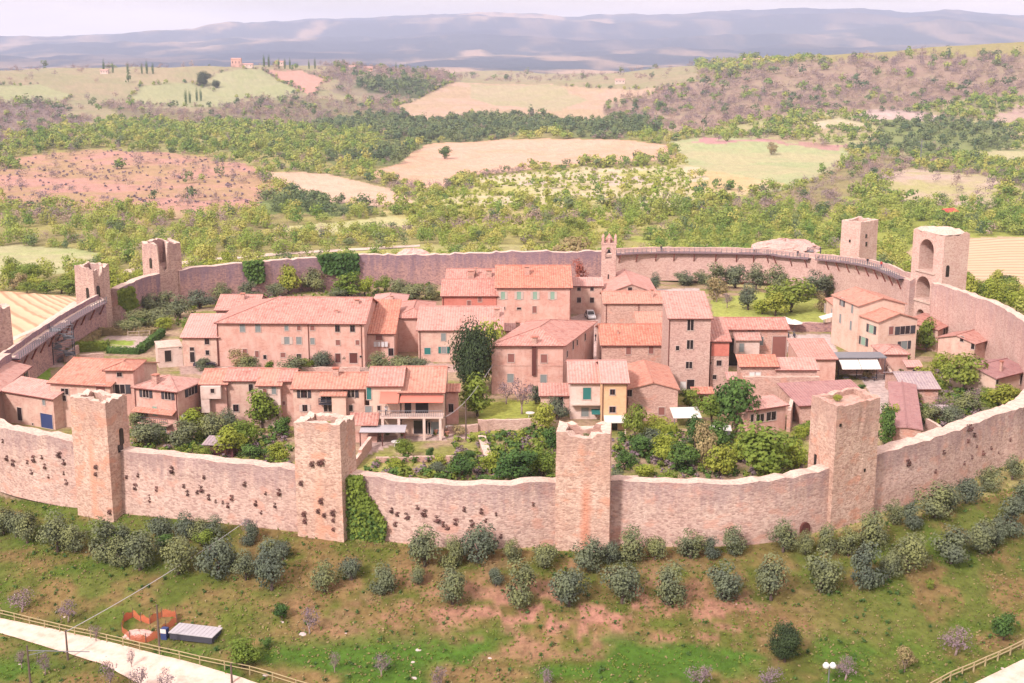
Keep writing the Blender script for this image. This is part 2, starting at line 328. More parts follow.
# ---------------------------------------------------------------- land cover (real places, found once from the photo)
LAND = [ # name, colour, colour2, tree kind, density, polygon
 ('wood', C(186,180,110), C(170,160,110), 's', .8, [(-140,300),(-140,60),(1160,60),(1160,330),(1024,345),(700,262),(350,262),(100,300)]),
 ('farhill', C(190,186,142), C(204,188,152), 'b', .05, [(-140,128),(-140,64),(400,62),(700,62),(700,120),(300,130)]),
 ('woodb1', C(170,150,150), C(180,165,150), 'b', 1.0, [(-140,100),(60,104),(82,118),(78,128),(40,134),(0,146),(-140,150)]),
 ('woodb2', C(196,168,150), C(200,180,150), 'b', .95, [(600,112),(640,92),(700,80),(800,62),(900,56),(1100,58),(1160,80),(1160,110),(960,100),(900,112),(760,118),(700,132),(640,128)]),
 ('woodb3', C(176,160,140), C(180,170,140), 'b', .9, [(318,74),(380,66),(440,70),(452,80),(445,97),(380,98),(345,92)]),
 ('woodd3', C(120,130,100), C(130,140,100), 'd', 1.0, [(360,82),(420,80),(452,92),(450,100),(405,98),(362,90)]),
 ('woodm', C(170,160,130), C(176,170,120), 'b', .8, [(90,104),(190,112),(250,100),(420,100),(440,122),(380,132),(240,124),(130,128)]),
 ('greenhill', C(200,200,140), C(210,190,150), 'g', .7, [(760,118),(900,112),(960,100),(1160,90),(1160,172),(990,170),(900,160),(850,150),(790,150),(700,136)]),
 ('darkright', C(150,165,100), C(160,170,110), 'd', .7, [(870,122),(940,116),(1010,124),(1010,150),(900,158),(862,150)]),
 ('olivewood', C(170,160,120), C(180,170,110), 'b', .75, [(690,235),(760,200),(830,178),(860,160),(900,160),(890,175),(872,200),(820,215),(760,232)]),
 ('brightwood', C(190,200,100), C(180,190,90), 'g', 1.0, [(640,262),(640,236),(720,220),(800,212),(860,190),(870,180),(1160,176),(1160,262),(960,244),(900,262),(800,262)]),
 ('darkbelt1', C(150,160,100), C(140,150,90), 'd', 1.0, [(330,120),(460,114),(560,112),(640,122),(670,134),(600,140),(540,134),(470,140),(420,146),(330,140)]),
 ('darkbelt2', C(150,160,100), C(140,150,90), 'd', 1.0, [(336,158),(410,142),(422,150),(400,162),(352,168)]),
 ('darkbelt3', C(150,170,100), C(140,150,90), 'd', .9, [(258,205),(300,196),(380,205),(360,212),(300,214)]),
 ('leftwood', C(180,180,120), C(190,180,110), 'g', .9, [(-140,160),(0,146),(100,122),(250,124),(380,134),(360,150),(330,172),(250,170),(180,154),(90,150),(0,168),(-140,176)]),
 ('clearcut', C(224,172,156), C(204,172,130), 'b', .12, [(-140,185),(0,168),(50,154),(120,150),(200,156),(258,172),(272,205),(210,218),(100,214),(-20,206),(-140,214)]),
 ('clearcut2', C(222,180,150), C(206,180,140), 's', .5, [(100,214),(272,205),(250,222),(120,224)]),
 ('leftfield', C(196,206,140), C(214,210,160), None, 0, [(-140,250),(20,245),(70,248),(112,256),(90,272),(0,276),(-140,280)]),
 ('field_a', C(250,206,178), C(236,196,160), None, 0, [(366,174),(400,162),(424,144),(500,139),(600,139),(668,144),(676,158),(620,163),(540,168),(470,176),(440,188),(420,188),(390,180)]),
 ('field_b', C(196,206,150), C(214,208,160), None, 0, [(668,142),(700,137),(760,139),(848,148),(852,156),(818,180),(760,194),(690,186),(684,164)]),
 ('field_b2', C(238,218,170), C(232,206,150), None, 0, [(684,168),(720,172),(790,184),(740,196),(690,192)]),
 ('field_c', C(240,206,180), C(226,200,162), None, 0, [(395,106),(420,98),(455,82),(520,84),(600,88),(668,88),(650,96),(604,104),(606,122),(540,114),(480,110),(440,122),(410,120)]),
 ('field_c2', C(214,206,160), C(222,206,170), None, 0, [(470,84),(560,86),(590,100),(560,112),(500,106),(470,98)]),
 ('field_d', C(206,206,156), C(196,200,150), None, 0, [(126,100),(140,86),(190,82),(215,92),(240,100),(225,108),(160,106)]),
 ('field_e', C(196,202,148), C(206,204,160), None, 0, [(196,86),(220,72),(262,69),(300,92),(280,100),(235,98)]),
 ('field_f', C(244,190,172), C(236,190,170), None, 0, [(264,70),(300,70),(330,80),(314,96),(300,90)]),
 ('field_g', C(200,206,150), C(206,206,158), None, 0, [(-140,90),(-10,85),(40,84),(72,97),(60,104),(-140,102)]),
 ('field_h', C(250,214,186), C(236,206,176), None, 0, [(252,172),(330,174),(390,188),(420,204),(380,207),(316,200),(280,190)]),
 ('field_i', C(214,216,150), C(226,220,160), None, 0, [(262,228),(330,222),(430,212),(440,224),(400,230),(300,236)]),
 ('scrub', C(214,212,130), C(240,226,190), 's', .12, [(440,190),(470,178),(560,168),(680,164),(690,186),(740,198),(700,208),(600,206),(500,208),(430,206)]),
 ('palefield', C(240,220,206), C(226,214,160), 's', .08, [(520,182),(600,176),(690,180),(700,192),(600,196),(530,194)]),
 ('scrub2', C(206,200,120), C(222,206,150), 's', .5, [(400,206),(700,208),(640,226),(520,236),(430,232),(410,220)]),
 ('clearing', C(224,200,180), C(206,200,140), 'b', .12, [(868,202),(884,182),(900,168),(950,172),(1006,182),(1000,206),(930,208)]),
 ('vineyard', C(236,206,176), C(214,196,150), None, 0, [(905,262),(920,240),(1000,238),(1160,240),(1160,310),(1024,296),(980,288)]),
 ('ploughed', C(250,208,170), C(240,196,156), None, 0, [(-140,300),(0,292),(70,296),(80,300),(20,345),(-140,360)]),
 ('fieldright', C(206,208,150), C(214,206,160), None, 0, [(955,156),(975,151),(1160,148),(1160,164),(1000,166)]),
 ('bare1', C(240,216,206), C(216,190,180), 'b', .1, [(866,114),(890,110),(930,114),(925,121),(880,122)]),
 ('bare2', C(228,190,184), C(226,200,180), 'b', .12, [(975,112),(1030,108),(1160,110),(1160,124),(985,122)]),
 ('bare3', C(214,212,160), C(236,216,190), None, 0, [(808,122),(840,118),(866,124),(866,132),(850,128),(812,128)]),
 ('redstrip', C(226,170,170), C(206,170,150), 'b', .3, [(700,136),(790,142),(850,144),(850,150),(780,144),(700,140)]),
 ('whitestrip', C(228,206,200), C(224,206,196), None, 0, [(884,176),(892,176),(876,202),(868,202)]),
 ('verge', C(206,206,130), C(196,190,130), 's', .25, [(100,292),(120,272),(200,256),(350,250),(420,246),(600,246),(600,252),(350,256),(200,264),(150,270),(120,290)]),
]
def project(poly):
    out = []
    for i, (a, b) in enumerate(zip(poly, poly[1:]+poly[:1])):
        n = max(1, int(math.hypot(a[0]-b[0], a[1]-b[1])/40))
        for k in range(n):
            t = k/n; h = hit(a[0]+(b[0]-a[0])*t, a[1]+(b[1]-a[1])*t); out.append((h.x, h.y))
    return np.array(out)
def inpoly(poly, x, y):
    r = np.zeros(x.shape, bool); n = len(poly)
    bx0, by0 = poly.min(0); bx1, by1 = poly.max(0)
    m = (x >= bx0) & (x <= bx1) & (y >= by0) & (y <= by1)
    xs, ys = x[m], y[m]; q = np.zeros(xs.shape, bool)
    for i in range(n):
        x0, y0 = poly[i]; x1, y1 = poly[i-1]
        c = ((y0 > ys) != (y1 > ys)) & (xs < (x1-x0)*(ys-y0)/((y1-y0) if y1 != y0 else 1e-9)+x0)
        q ^= c
    r[m] = q; return r
for i, l in enumerate(LAND): LAND[i] = l[:5]+(project(l[5]),)
WALLPX = [(-71.4,172.6,8.1),(-59.9,166.5,8.1),(-50.9,162.1,8.1),(-40,157.9,8.1),(-27.1,153.9,8.1),(-19.9,152.2,8.1),(-10,149,8.1),(-1.4,148.2,8.1),(5.2,149.2,8.1),(12,149.3,8.1),(22.7,148.8,8.1),(30.2,149.8,8.1),(37.4,153.1,8.1),(47,159.8,8.1),(56.4,166.5,8.1),(70.2,178.6,8.1),(76,183.5,8.2),(86,198,9.5),(91.5,216,11.5),(92.5,236,12.5),(89.5,256,12.5),(86,272,12.3),(84.5,290,11.8),(80,311,10),(71,324,9),(65.1,333,8.4),(39,336,8.3),(22.9,332.5,8.2),(12.3,330.5,8.1),(-3.1,329,8.1),(-23.6,327,8.1),(-45.9,322.1,8.1),(-66.8,312.9,8),(-79.3,304.2,8),(-85.6,294,8),(-88.5,278,7.8),(-90.3,259.2,7.6),(-90.3,240,7.5),(-89.5,219,7.5),(-89,203,7.6),(-84.5,189,7.8),(-78.5,180,8.0)]
def catmull(pts, step):
    out = []; n = len(pts)
    for i in range(n):
        p0, p1, p2, p3 = (np.array(pts[(i+k) % n], float) for k in (-1, 0, 1, 2))
        m = max(2, int(np.linalg.norm(p2-p1)/step))
        for k in range(m):
            t = k/m; out.append(.5*((2*p1)+(-p0+p2)*t+(2*p0-5*p1+4*p2-p3)*t*t+(-p0+3*p1-3*p2+p3)*t**3))
    return np.array(out)
WALL = catmull(WALLPX, 1.2)           # closed curve x, y, top z
wall_xy = WALL[:, :2]
# ground inside: paving, paths, lawns
PAVE = [ # (colour a, colour b, polygon on z=0 from px)
 (C(232,206,198), C(220,188,178), [(566,318),(604,308),(612,330),(608,404),(560,404),(560,340),(560,330)]),
 (C(240,222,214), C(228,204,196), [(700,336),(830,334),(838,352),(900,380),(915,420),(890,430),(862,380),(800,352),(705,350)]),
 (C(226,196,184), C(214,182,168), [(180,364),(420,362),(480,366),(480,372),(300,376),(180,374)]),
 (C(226,200,190), C(206,176,166), [(28,360),(60,355),(64,366),(32,370)]),
 (C(240,214,204), C(230,196,184), [(360,440),(450,428),(478,430),(478,438),(400,442),(362,458)]),
 (C(176,190,80), C(190,196,100), [(480,402),(545,400),(548,418),(478,420)]), (C(182,192,84), C(176,180,96), [(470,428),(525,428),(525,440),(470,440)]),
 (C(190,190,110), C(186,170,110), [(355,460),(430,456),(450,470),(430,480),(358,470)]),
 (C(150,190,70), C(160,196,84), [(32,368),(50,368),(50,380),(32,380)]),
 (C(186,200,104), C(200,204,110), [(710,300),(760,292),(830,300),(826,322),(716,322)]),
 (C(230,206,196), C(222,200,188), [(84,352),(110,334),(150,336),(142,350)]), (C(170,196,84), C(176,196,96), [(100,347),(110,340),(135,341),(132,346)]),
 (C(200,180,170), C(190,176,150), [(895,392),(1000,380),(1024,395),(960,428),(920,430)]),
 (C(236,222,214), C(226,206,200), [(628,290),(700,288),(700,292),(628,294)]),
]
PAVE = [(a, b, np.array([P(x, y, 0).xy for x, y in p])) for a, b, p in PAVE]
# ---------------------------------------------------------------- the land sheet
dense = np.linspace(-31, 31, 760); coarse = np.concatenate([np.linspace(-180, -32, 50)[:-1], ]); cr = np.linspace(32, 180, 50)[1:-1]
ang = np.radians(np.concatenate([np.linspace(-180, -32, 50)[:-1], dense, np.linspace(32, 180, 50)[1:-1]]))
rr = np.concatenate([[0.5], np.geomspace(20, 108, 18), np.arange(110, 420, 1.0), np.geomspace(420, 4600, 300), np.geomspace(4650, 16000, 80)])
A_, R_ = np.meshgrid(ang, rr); X = R_*np.sin(A_); Y = R_*np.cos(A_)
Z = hgt(X, Y)
n1 = fbm(X/9, Y/9, 21, 4)[..., None]; n2 = fbm(X/45, Y/45, 31, 4)[..., None]; n3 = fbm(X/2.2, Y/2.2, 41, 2)[..., None]
arr = lambda c: np.array(c[:3])
colr = arr(C(182,176,106))*(1-n2)+arr(C(200,186,130))*n2
def sharp(n, a, b): return np.clip((n-a)/(b-a), 0, 1)
wx = (fbm(X/45, Y/45, 131, 3)-.5)*70*sst(420, 700, R_); wy = (fbm(X/45, Y/45, 141, 3)-.5)*90*sst(420, 700, R_)
for nm, c1, c2, tk, de, poly in LAND:
    jit = 1. if tk else .15; m = inpoly(poly, X+wx*jit, Y+wy*jit); t = sharp(n2[m]*.6+n1[m]*.4, .38, .62); colr[m] = arr(c1)*(1-t)+arr(c2)*t
# far mountains: patchwork of woods and fields, haze blue painted into the woods
fm = R_ > 3300
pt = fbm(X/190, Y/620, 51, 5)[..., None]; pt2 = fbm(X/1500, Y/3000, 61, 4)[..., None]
hazed_wood_c = arr(C(60,80,112))*(1-pt2)+arr(C(104,118,132))*pt2; fld = arr(C(250,214,184))
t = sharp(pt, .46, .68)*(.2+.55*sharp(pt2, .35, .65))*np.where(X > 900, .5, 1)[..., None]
colr[fm] = (hazed_wood_c*(1-t)+fld*t)[fm]
# near slope: grass, dry grass, bare earth
dd = (np.hypot((X-7)/96, (Y-241)/95)-1)*95
slope = (dd > -1) & (R_ < 330) & (Y < 230)
g1 = arr(C(118,126,58)); g2 = arr(C(160,134,88)); g3 = arr(C(206,152,130)); g4 = arr(C(90,126,46))
U_, V_ = np.array(pix((X, np.maximum(Y, 1), Z)))
m1 = sharp(fbm(X/4, Y/2.4, 71, 5)[..., None], .36, .56)*.92
m2 = sharp(fbm(X/2.4, Y/1.5, 81, 5)[..., None], .47, .60)*np.clip(1.15-np.abs(Y[..., None]-136)/10, 0, 1)
m2 = m2*np.clip(1.2-np.abs(X[..., None]-8)/34, .12, 1)
m3 = sharp(fbm(X/6, Y/3, 91, 3)[..., None], .42, .56)*np.clip((135-Y[..., None])/4, 0, 1)
gs = (g1*(1-m1)+g2*m1)*.92; gs = gs*(1-m2)+g3*m2; gs = gs*(1-m3)+g4*m3
lush = sharp(fbm(X/5, Y/5, 95, 3)[..., None], .46, .56)*np.clip((np.abs(X[..., None]+2)-26)/20, 0, 1); gs = gs*(1-lush*.7)+arr(C(100,128,48))*lush*.7
colr[slope] = gs[slope]
inside = inpoly(wall_xy, X, Y) & (R_ < 345)
gi = arr(C(168,168,96))*(1-m1)+arr(C(206,176,150))*m1
colr[inside] = gi[inside]
for a, b, poly in PAVE:
    m = inpoly(poly, X, Y) & inside; t = n1[m]; colr[m] = arr(a)*(1-t)+arr(b)*t
colr *= .86+.28*n3
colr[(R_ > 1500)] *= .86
ni, nj = X.shape
V = np.stack([X, Y, Z], -1).reshape(-1, 3)
I = np.arange(ni*nj).reshape(ni, nj)
F = np.stack([I[:-1, :-1], I[:-1, 1:], I[1:, 1:], I[1:, :-1]], -1).reshape(-1, 4)[:, ::-1]
m = NM('land', .95, .1)
at = m.n('ShaderNodeAttribute', attribute_name='cover').outputs['Color']
p = m.pos(); fn = m.noise(p, 1.1, 6, .75); mn = m.noise(p, .09, 5, .7)
c = m.mix(m.math('MULTIPLY', m.ramp(fn, .42, .60), .75), at, m.mix(1., at, (.52, .48, .50, 1), 'MULTIPLY'))
c = m.mix(m.math('MULTIPLY', m.ramp(m.noise(m.pos((1, .6, 1)), 1.9, 5, .8), .54, .66), .4), c, m.mix(1., at, (1.5, 1.2, 1.45, 1), 'MULTIPLY'))
c = m.mix(m.math('MULTIPLY', m.ramp(mn, .4, .65), .3), c, m.mix(1., at, (.72, .68, .7, 1), 'MULTIPLY'))
m.out(c, fn, .25, .7)
me = npmesh('ground', V, F, 'land', True)
ca = me.color_attributes.new('cover', 'FLOAT_COLOR', 'POINT')
ca.data.foreach_set('color', np.concatenate([colr.reshape(-1, 3), np.ones((ni*nj, 1))], 1).astype(np.float32).ravel())
tag(link(bpy.data.objects.new('ground', me)), kind='structure')
print('land', len(V))
# ---------------------------------------------------------------- haze
mh = bpy.data.materials.new('haze_air'); mh.use_nodes = True; mh.node_tree.nodes.clear()
pv = mh.node_tree.nodes.new('ShaderNodeVolumePrincipled'); mo = mh.node_tree.nodes.new('ShaderNodeOutputMaterial')
pv.inputs['Color'].default_value = (.66, .73, .96, 1); pv.inputs['Density'].default_value = HAZE_DENSITY; pv.inputs['Anisotropy'].default_value = .15
mh.node_tree.links.new(pv.outputs[0], mo.inputs['Volume']); MATS['haze_air'] = mh
hb = MB(); hb.box(-16500, 16500, -16500, 16500, float(Z.min())-1.5, float(Z.max())+60)
tag(hb.build('haze', 'haze_air'), kind='stuff')

# ---------------------------------------------------------------- draped sheets (roads, tilled fields)
def sheet(name, mat, corners, nu, nv, lift=.06, mats=None):
    """corners: two polylines of world xy (lower edge, upper edge); uv u along, v across"""
    lo, up = [np.array(c, float) for c in corners]
    def rs(c, t):
        s = np.concatenate([[0], np.cumsum(np.hypot(*np.diff(c, axis=0).T))]); return np.interp(t*s[-1], s, c[:, 0]), np.interp(t*s[-1], s, c[:, 1])
    mb = MB(); t = np.linspace(0, 1, nu+1); lx, ly = rs(lo, t); ux, uy = rs(up, t)
    vs = []; 
    for j in range(nv+1):
        w = j/nv; x = lx*(1-w)+ux*w; y = ly*(1-w)+uy*w; z = hgt(x, y)+lift*(0 if False else 1)
        vs.append(np.stack([x, y, z], -1))
    for j in range(nv):
        for i in range(nu):
            mb.face([vs[j][i], vs[j][i+1], vs[j+1][i+1], vs[j+1][i]], [(t[i], j/nv), (t[i+1], j/nv), (t[i+1], (j+1)/nv), (t[i], (j+1)/nv)])
    return mb.build(name, mat, smooth=True)
RD1 = ([(-60,622),(0,634),(60,652),(100,664),(150,690),(190,715)], [(-60,606),(0,619),(80,636),(160,656),(240,678),(300,700)]); RD2 = ([(968,715),(1000,700),(1100,660)], [(930,708),(980,681),(1024,660),(1090,640)])
def hx(pts): return [hit(x, y).xy for x, y in pts]
m = NM('road_dirt'); p = m.pos(); a = m.noise(p, .8, 5, .7)
uvn = m.n('ShaderNodeTexCoord').outputs['UV']; w_ = m.n('ShaderNodeTexWave', {'Vector': uvn, 'Scale': .62, 'Distortion': 1.2}, wave_type='BANDS', bands_direction='Y').outputs[0]
c = m.mix(m.ramp(a, .4, .65), C(246,222,206), C(226,190,172)); c = m.mix(m.math('MULTIPLY', w_, .3), c, C(250,232,220)); m.out(c, a, .05)
tag(sheet('road', 'road_dirt', (hx(RD1[0]), hx(RD1[1])), 220, 24, .14), kind='structure')
tag(sheet('road', 'road_dirt', (hx(RD2[0]), hx(RD2[1])), 140, 20, .14), kind='structure')
def tilled(name, a, b, dark, scale, rot=0., dist=.6):
    m = NM(name); uv = m.n('ShaderNodeMapping', {0: m.n('ShaderNodeTexCoord').outputs['UV'], 'Rotation': (0, 0, rot)}).outputs[0]
    w = m.n('ShaderNodeTexWave', {'Vector': uv, 'Scale': scale, 'Distortion': dist, 'Detail': 2, 'Detail Scale': 2}, wave_type='BANDS', bands_direction='X').outputs[0]
    n = m.noise(m.pos(), .1, 4, .6)
    c = m.mix(n, a, b); c = m.mix(m.math('MULTIPLY', m.ramp(w, .68, .95), .75), c, dark); m.out(c, w, .3)
tilled('tilled_earth', C(250,212,176), C(244,198,160), C(206,150,116), 4.6)
tilled('vine_rows', C(240,206,176), C(216,192,150), C(186,150,122), 7, 1.25)
tag(sheet('ploughed_field', 'tilled_earth', (hx([(-140,352),(-60,356),(0,350),(30,340),(70,318),(86,300)]), hx([(-150,296),(-80,292),(0,291),(30,293),(55,296),(76,298)])), 50, 40, .12), kind='structure')
tag(sheet('vineyard_field', 'vine_rows', (hx([(930,275),(975,292),(1024,300),(1100,318)]), hx([(905,252),(935,240),(1000,238),(1120,240)])), 50, 40, .12), kind='structure')

# ---------------------------------------------------------------- tree meshes
def crown_np(n, size, seed, lumps=10, z0=.25, flat=1., spread=.16, up=.35, shell=.5):
    """leaf faces spread through a lumpy crown one unit high and one wide"""
    g = np.random.default_rng(seed)
    k = g.normal(size=(lumps, 3)); k /= np.linalg.norm(k, axis=1)[:, None]
    cz = (1+z0)/2; hz = (1-z0)/2
    c = k*np.array([.5-spread, .5-spread, hz-spread*.6])*g.uniform(.45, 1.0, (lumps, 1)); c[:, 2] += cz
    rad = g.uniform(.7, 1.25, lumps)*spread
    w = rad**2/sum(rad**2); idx = g.choice(lumps, n, p=w)
    d = g.normal(size=(n, 3)); d /= np.linalg.norm(d, axis=1)[:, None]
    rr_ = rad[idx]*(shell+(1-shell)*g.random(n)**.5)*g.uniform(.85, 1.2, n)
    p = c[idx]+d*rr_[:, None]*np.array([1.15, 1.15, flat])
    oc = (p-np.array([0, 0, cz]))*2.2
    nr = d*.6+oc*.7+g.normal(size=(n, 3))*.42+np.array([0, 0, up]); nr /= np.linalg.norm(nr, axis=1)[:, None]
    t = np.cross(nr, g.normal(size=(n, 3))); t /= np.linalg.norm(t, axis=1)[:, None]; b = np.cross(nr, t)
    s = size*g.uniform(.6, 1.3, n)[:, None]
    q = np.stack([p-t*s-b*s*.5, p+t*s*.3-b*s*.8, p+t*s+b*s*.4, p-t*s*.3+b*s*.8], 1)
    return q.reshape(-1, 3)
def crown_mesh(name, mat, *a, **k):
    V = crown_np(*a, **k); return npmesh(name, V, np.arange(len(V)).reshape(-1, 4), mat)
def branch(mb, a, d, L, r, dep, g, n=5, spl=3, up=.15):
    b = a+d*L; mb.tube(a, b, r, r*.62, n)
    if dep == 0: return
    for _ in range(spl):
        q = Vector((g.uniform(-1, 1), g.uniform(-1, 1), g.uniform(-.3, 1)))
        nd = (d*.9+q*.75+Vector((0, 0, up))).normalized(); branch(mb, a+d*L*g.uniform(.65, 1), nd, L*g.uniform(.6, .8), r*.55, dep-1, g, max(3, n-1), spl, up)
def trunk_mesh(name, mat, seed, r=.035, h=.34, dep=2):
    g = random.Random(seed); mb = MB()
    branch(mb, Vector((0, 0, -.06)), Vector((g.uniform(-.12, .12), g.uniform(-.12, .12), 1)).normalized(), h, r, dep, g, 6, 3, .35)
    o = mb.build(name, mat, smooth=True); me = o.data; bpy.data.objects.remove(o); return me
TREES = {}
def kind(k, leafm, n, size, lumps, z0, flat, spread, up=.35, tr=(.035, .34, 2), bark='bark', nv=3, shell=.5):
    TREES[k] = [(crown_mesh(k+'_crown', leafm, n, size, 100+i*7+len(k), lumps, z0, flat, spread, up, shell), trunk_mesh(k+'_trunk', bark, i*3+1, *tr)) for i in range(nv)]
kind('olive', 'leaf_olive', 2300, .025, 13, -.02, .95, .185, .5, (.05, .24, 2), 'bark', 6, .45)
kind('leafy', 'leaf_green', 1700, .030, 18, .10, .85, .16, .35, (.035, .34, 2), 'bark', 3)
kind('bright', 'leaf_bright', 1500, .032, 16, .08, .85, .17, .35, (.035, .3, 2))
kind('deep', 'leaf_deep', 1700, .030, 18, .08, .85, .16, .35, (.035, .3, 2))
kind('dark', 'leaf_dark', 11000, .016, 26, -.03, .8, .2, .45, (.035, .3, 2), 'bark', 2)
kind('bare', 'leaf_bare', 420, .022, 20, .12, .9, .16, .2, (.035, .34, 4), 'bark_pale', 3, .1)
kind('tan', 'leaf_tan', 1300, .028, 16, .1, .9, .16, .3, (.03, .3, 2), 'bark_pale', 2)
kind('red', 'leaf_red', 1200, .028, 16, .08, .8, .16, .3, (.03, .3, 2), 'bark', 1)
kind('cypress', 'leaf_deep', 1500, .03, 14, .02, 1.6, .24, .6, (.03, .1, 0), 'bark', 1, .7)
def tree(kd, x, y, z, h, w, label, cat='tree', group=None, seed=None, name=None):
    seed = seed if seed is not None else random.randrange(999)
    cr_, tk = TREES[kd][seed % len(TREES[kd])]
    nm = name or {'olive': 'olive_tree', 'cypress': 'cypress_tree', 'bare': 'bare_tree'}.get(kd, 'tree')
    t = empty(nm, (x, y, z), random.uniform(0, 6.28), (w, w*random.uniform(.9, 1.1), h))
    link(bpy.data.objects.new('crown', cr_), t); link(bpy.data.objects.new('trunk', tk), t)
    return tag(t, label, cat, group)

# ---------------------------------------------------------------- woods beyond the walls
WOODC = {'g': 'wood_green', 's': 'wood_spring', 'b': 'wood_bare', 'd': 'wood_dark'}
g = np.random.default_rng(5)
cand = []
for r0, r1, fstep in ((352, 620, 7.0), (620, 1000, 8.3), (1000, 1700, 10.0), (1700, 3000, 14.5)):
    n = int(math.radians(52)/2*(r1*r1-r0*r0)/fstep**2)
    r = np.sqrt(g.uniform(r0*r0, r1*r1, n)); a = np.radians(g.uniform(-26, 26, n))
    cand.append(np.stack([r*np.sin(a), r*np.cos(a), np.full(n, fstep)], -1))
HEDGE = []
for l in LAND:
    if l[0] in ('field_a', 'field_b', 'field_c', 'field_h', 'field_i', 'leftfield', 'field_g', 'field_e', 'field_d', 'field_f', 'fieldright', 'scrub', 'clearing', 'bare1', 'bare3'):
        for a, b in zip(l[5], np.roll(l[5], -1, 0)):
            L_ = np.hypot(*(b-a)); n_ = int(L_/5.5)
            if n_ and vnoise(a[0]/40, a[1]/40, 5) > .38:
                t = g.random(n_)[:, None]; q = a+(b-a)*t+g.normal(size=(n_, 2))*1.5; HEDGE.append(np.concatenate([q, g.uniform(4, 8, (n_, 1))], 1))
HEDGE = np.concatenate(HEDGE); NH = len(HEDGE)
cand = np.concatenate(cand+[HEDGE]); is_h = np.arange(len(cand)) >= len(cand)-NH
cx, cyy, cs = cand.T
cls = np.full(len(cx), -1); r_ = np.hypot(cx, cyy)
wx = (fbm(cx/45, cyy/45, 131, 3)-.5)*70*sst(420, 700, r_); wy = (fbm(cx/45, cyy/45, 141, 3)-.5)*90*sst(420, 700, r_)
for i, l in enumerate(LAND):
    jit = np.where(is_h, 0, 1. if l[3] else .15); cls[inpoly(l[5], cx+wx*jit, cyy+wy*jit)] = i
keep = cls >= 0
hk = np.array([LAND[0][3]])
dw = (np.hypot((cx-7)/96, (cyy-241)/95)-1)*95
keep &= dw > 14
den = np.array([l[4] if l[3] else 0 for l in LAND]); keep &= g.random(len(cx)) < np.where(cls >= 0, den[cls], 0)*np.clip(np.where(r_ > 1400, .75, .4)+1.6*fbm(cx/60, cyy/60, 77, 3)-.1, 0, 1)+is_h*.9
cx, cyy, cs, cls = cx[keep], cyy[keep], cs[keep], cls[keep]
cz_ = hgt(cx, cyy)
kinds = np.array([LAND[i][3] or 'sgdb'[(i+k) % 4] for k, i in enumerate(cls)])
# mix of kinds inside each wood
sw = g.random(len(cx)); nz = fbm(cx/90, cyy/60, 88, 3)
kinds = np.where((kinds == 's') & (sw < .30) & (nz > .45), 'g', kinds); kinds = np.where((kinds == 'g') & (sw > .74), 's', kinds)
kinds = np.where((kinds != 'b') & (sw > .93), 'b', kinds); kinds = np.where((kinds == 's') & (nz < .36), 'b', kinds); kinds = np.where((kinds == 'b') & (sw < .05), 'g', kinds)
kinds = np.where((kinds != 'd') & (sw > .55) & (sw < .62), 'd', kinds)
hh = cs*g.uniform(.6, 1.2, len(cx))*(.7+.7*fbm(cx/25, cyy/25, 99, 2))*np.where(kinds == 'b', .8, 1); ww = cs*g.uniform(.85, 1.35, len(cx))
order = np.argsort(cyy)
px_, py_ = pix((cx, cyy, cz_+hh))
vis = (px_ > 4) & (px_ < 1020) & (py_ > 150)
near = [i for i in order if vis[i]][:150]
solo = np.zeros(len(cx), bool); solo[near] = True
SPAN = [(0, 76, 'the ploughed field beside the left wall'), (76, 176, 'the two ruined towers of the left wall'), (176, 330, 'the left half of the rear wall'), (330, 470, 'the rear wall by its dark ivy'),
        (470, 600, 'the wall left of the bell tower'), (600, 720, 'the wall right of the bell tower'), (720, 840, 'the wall walk near the stump'), (840, 915, 'the walk beside the gate tower'), (915, 1030, 'the vineyard by the gate tower')]
LK = {'g': ('leafy', 'green leafy tree'), 's': ('bright', 'yellow-green leafy tree'), 'b': ('tan', 'bare brownish tree'), 'd': ('deep', 'dark green tree')}
for a, b, nm in SPAN:
    for kk in 'gsbd':
        idx = sorted([i for i in near if a <= px_[i] < b and kinds[i] == kk], key=lambda i: px_[i])
        for j, i in enumerate(idx):
            tree(LK[kk][0], cx[i], cyy[i], cz_[i]-.2, hh[i]*1.05, ww[i]*1.05, f'{ordn(j)} {LK[kk][1]} from left beyond {nm}', 'tree', 'trees beyond the walls', i)
T_HI = [crown_np(300, .042, 300+i, 9, .02, .85, .2, .45, .6) for i in range(6)]
T_MD = [crown_np(130, .068, 320+i, 8, .0, .85, .2, .5, .7) for i in range(6)]
T_LO = [crown_np(90, .085, 340+i, 7, .0, .85, .2, .6, .7) for i in range(6)]
T_BA = [crown_np(150, .036, 360+i, 12, .0, 1.3, .16, .3, .15) for i in range(6)]
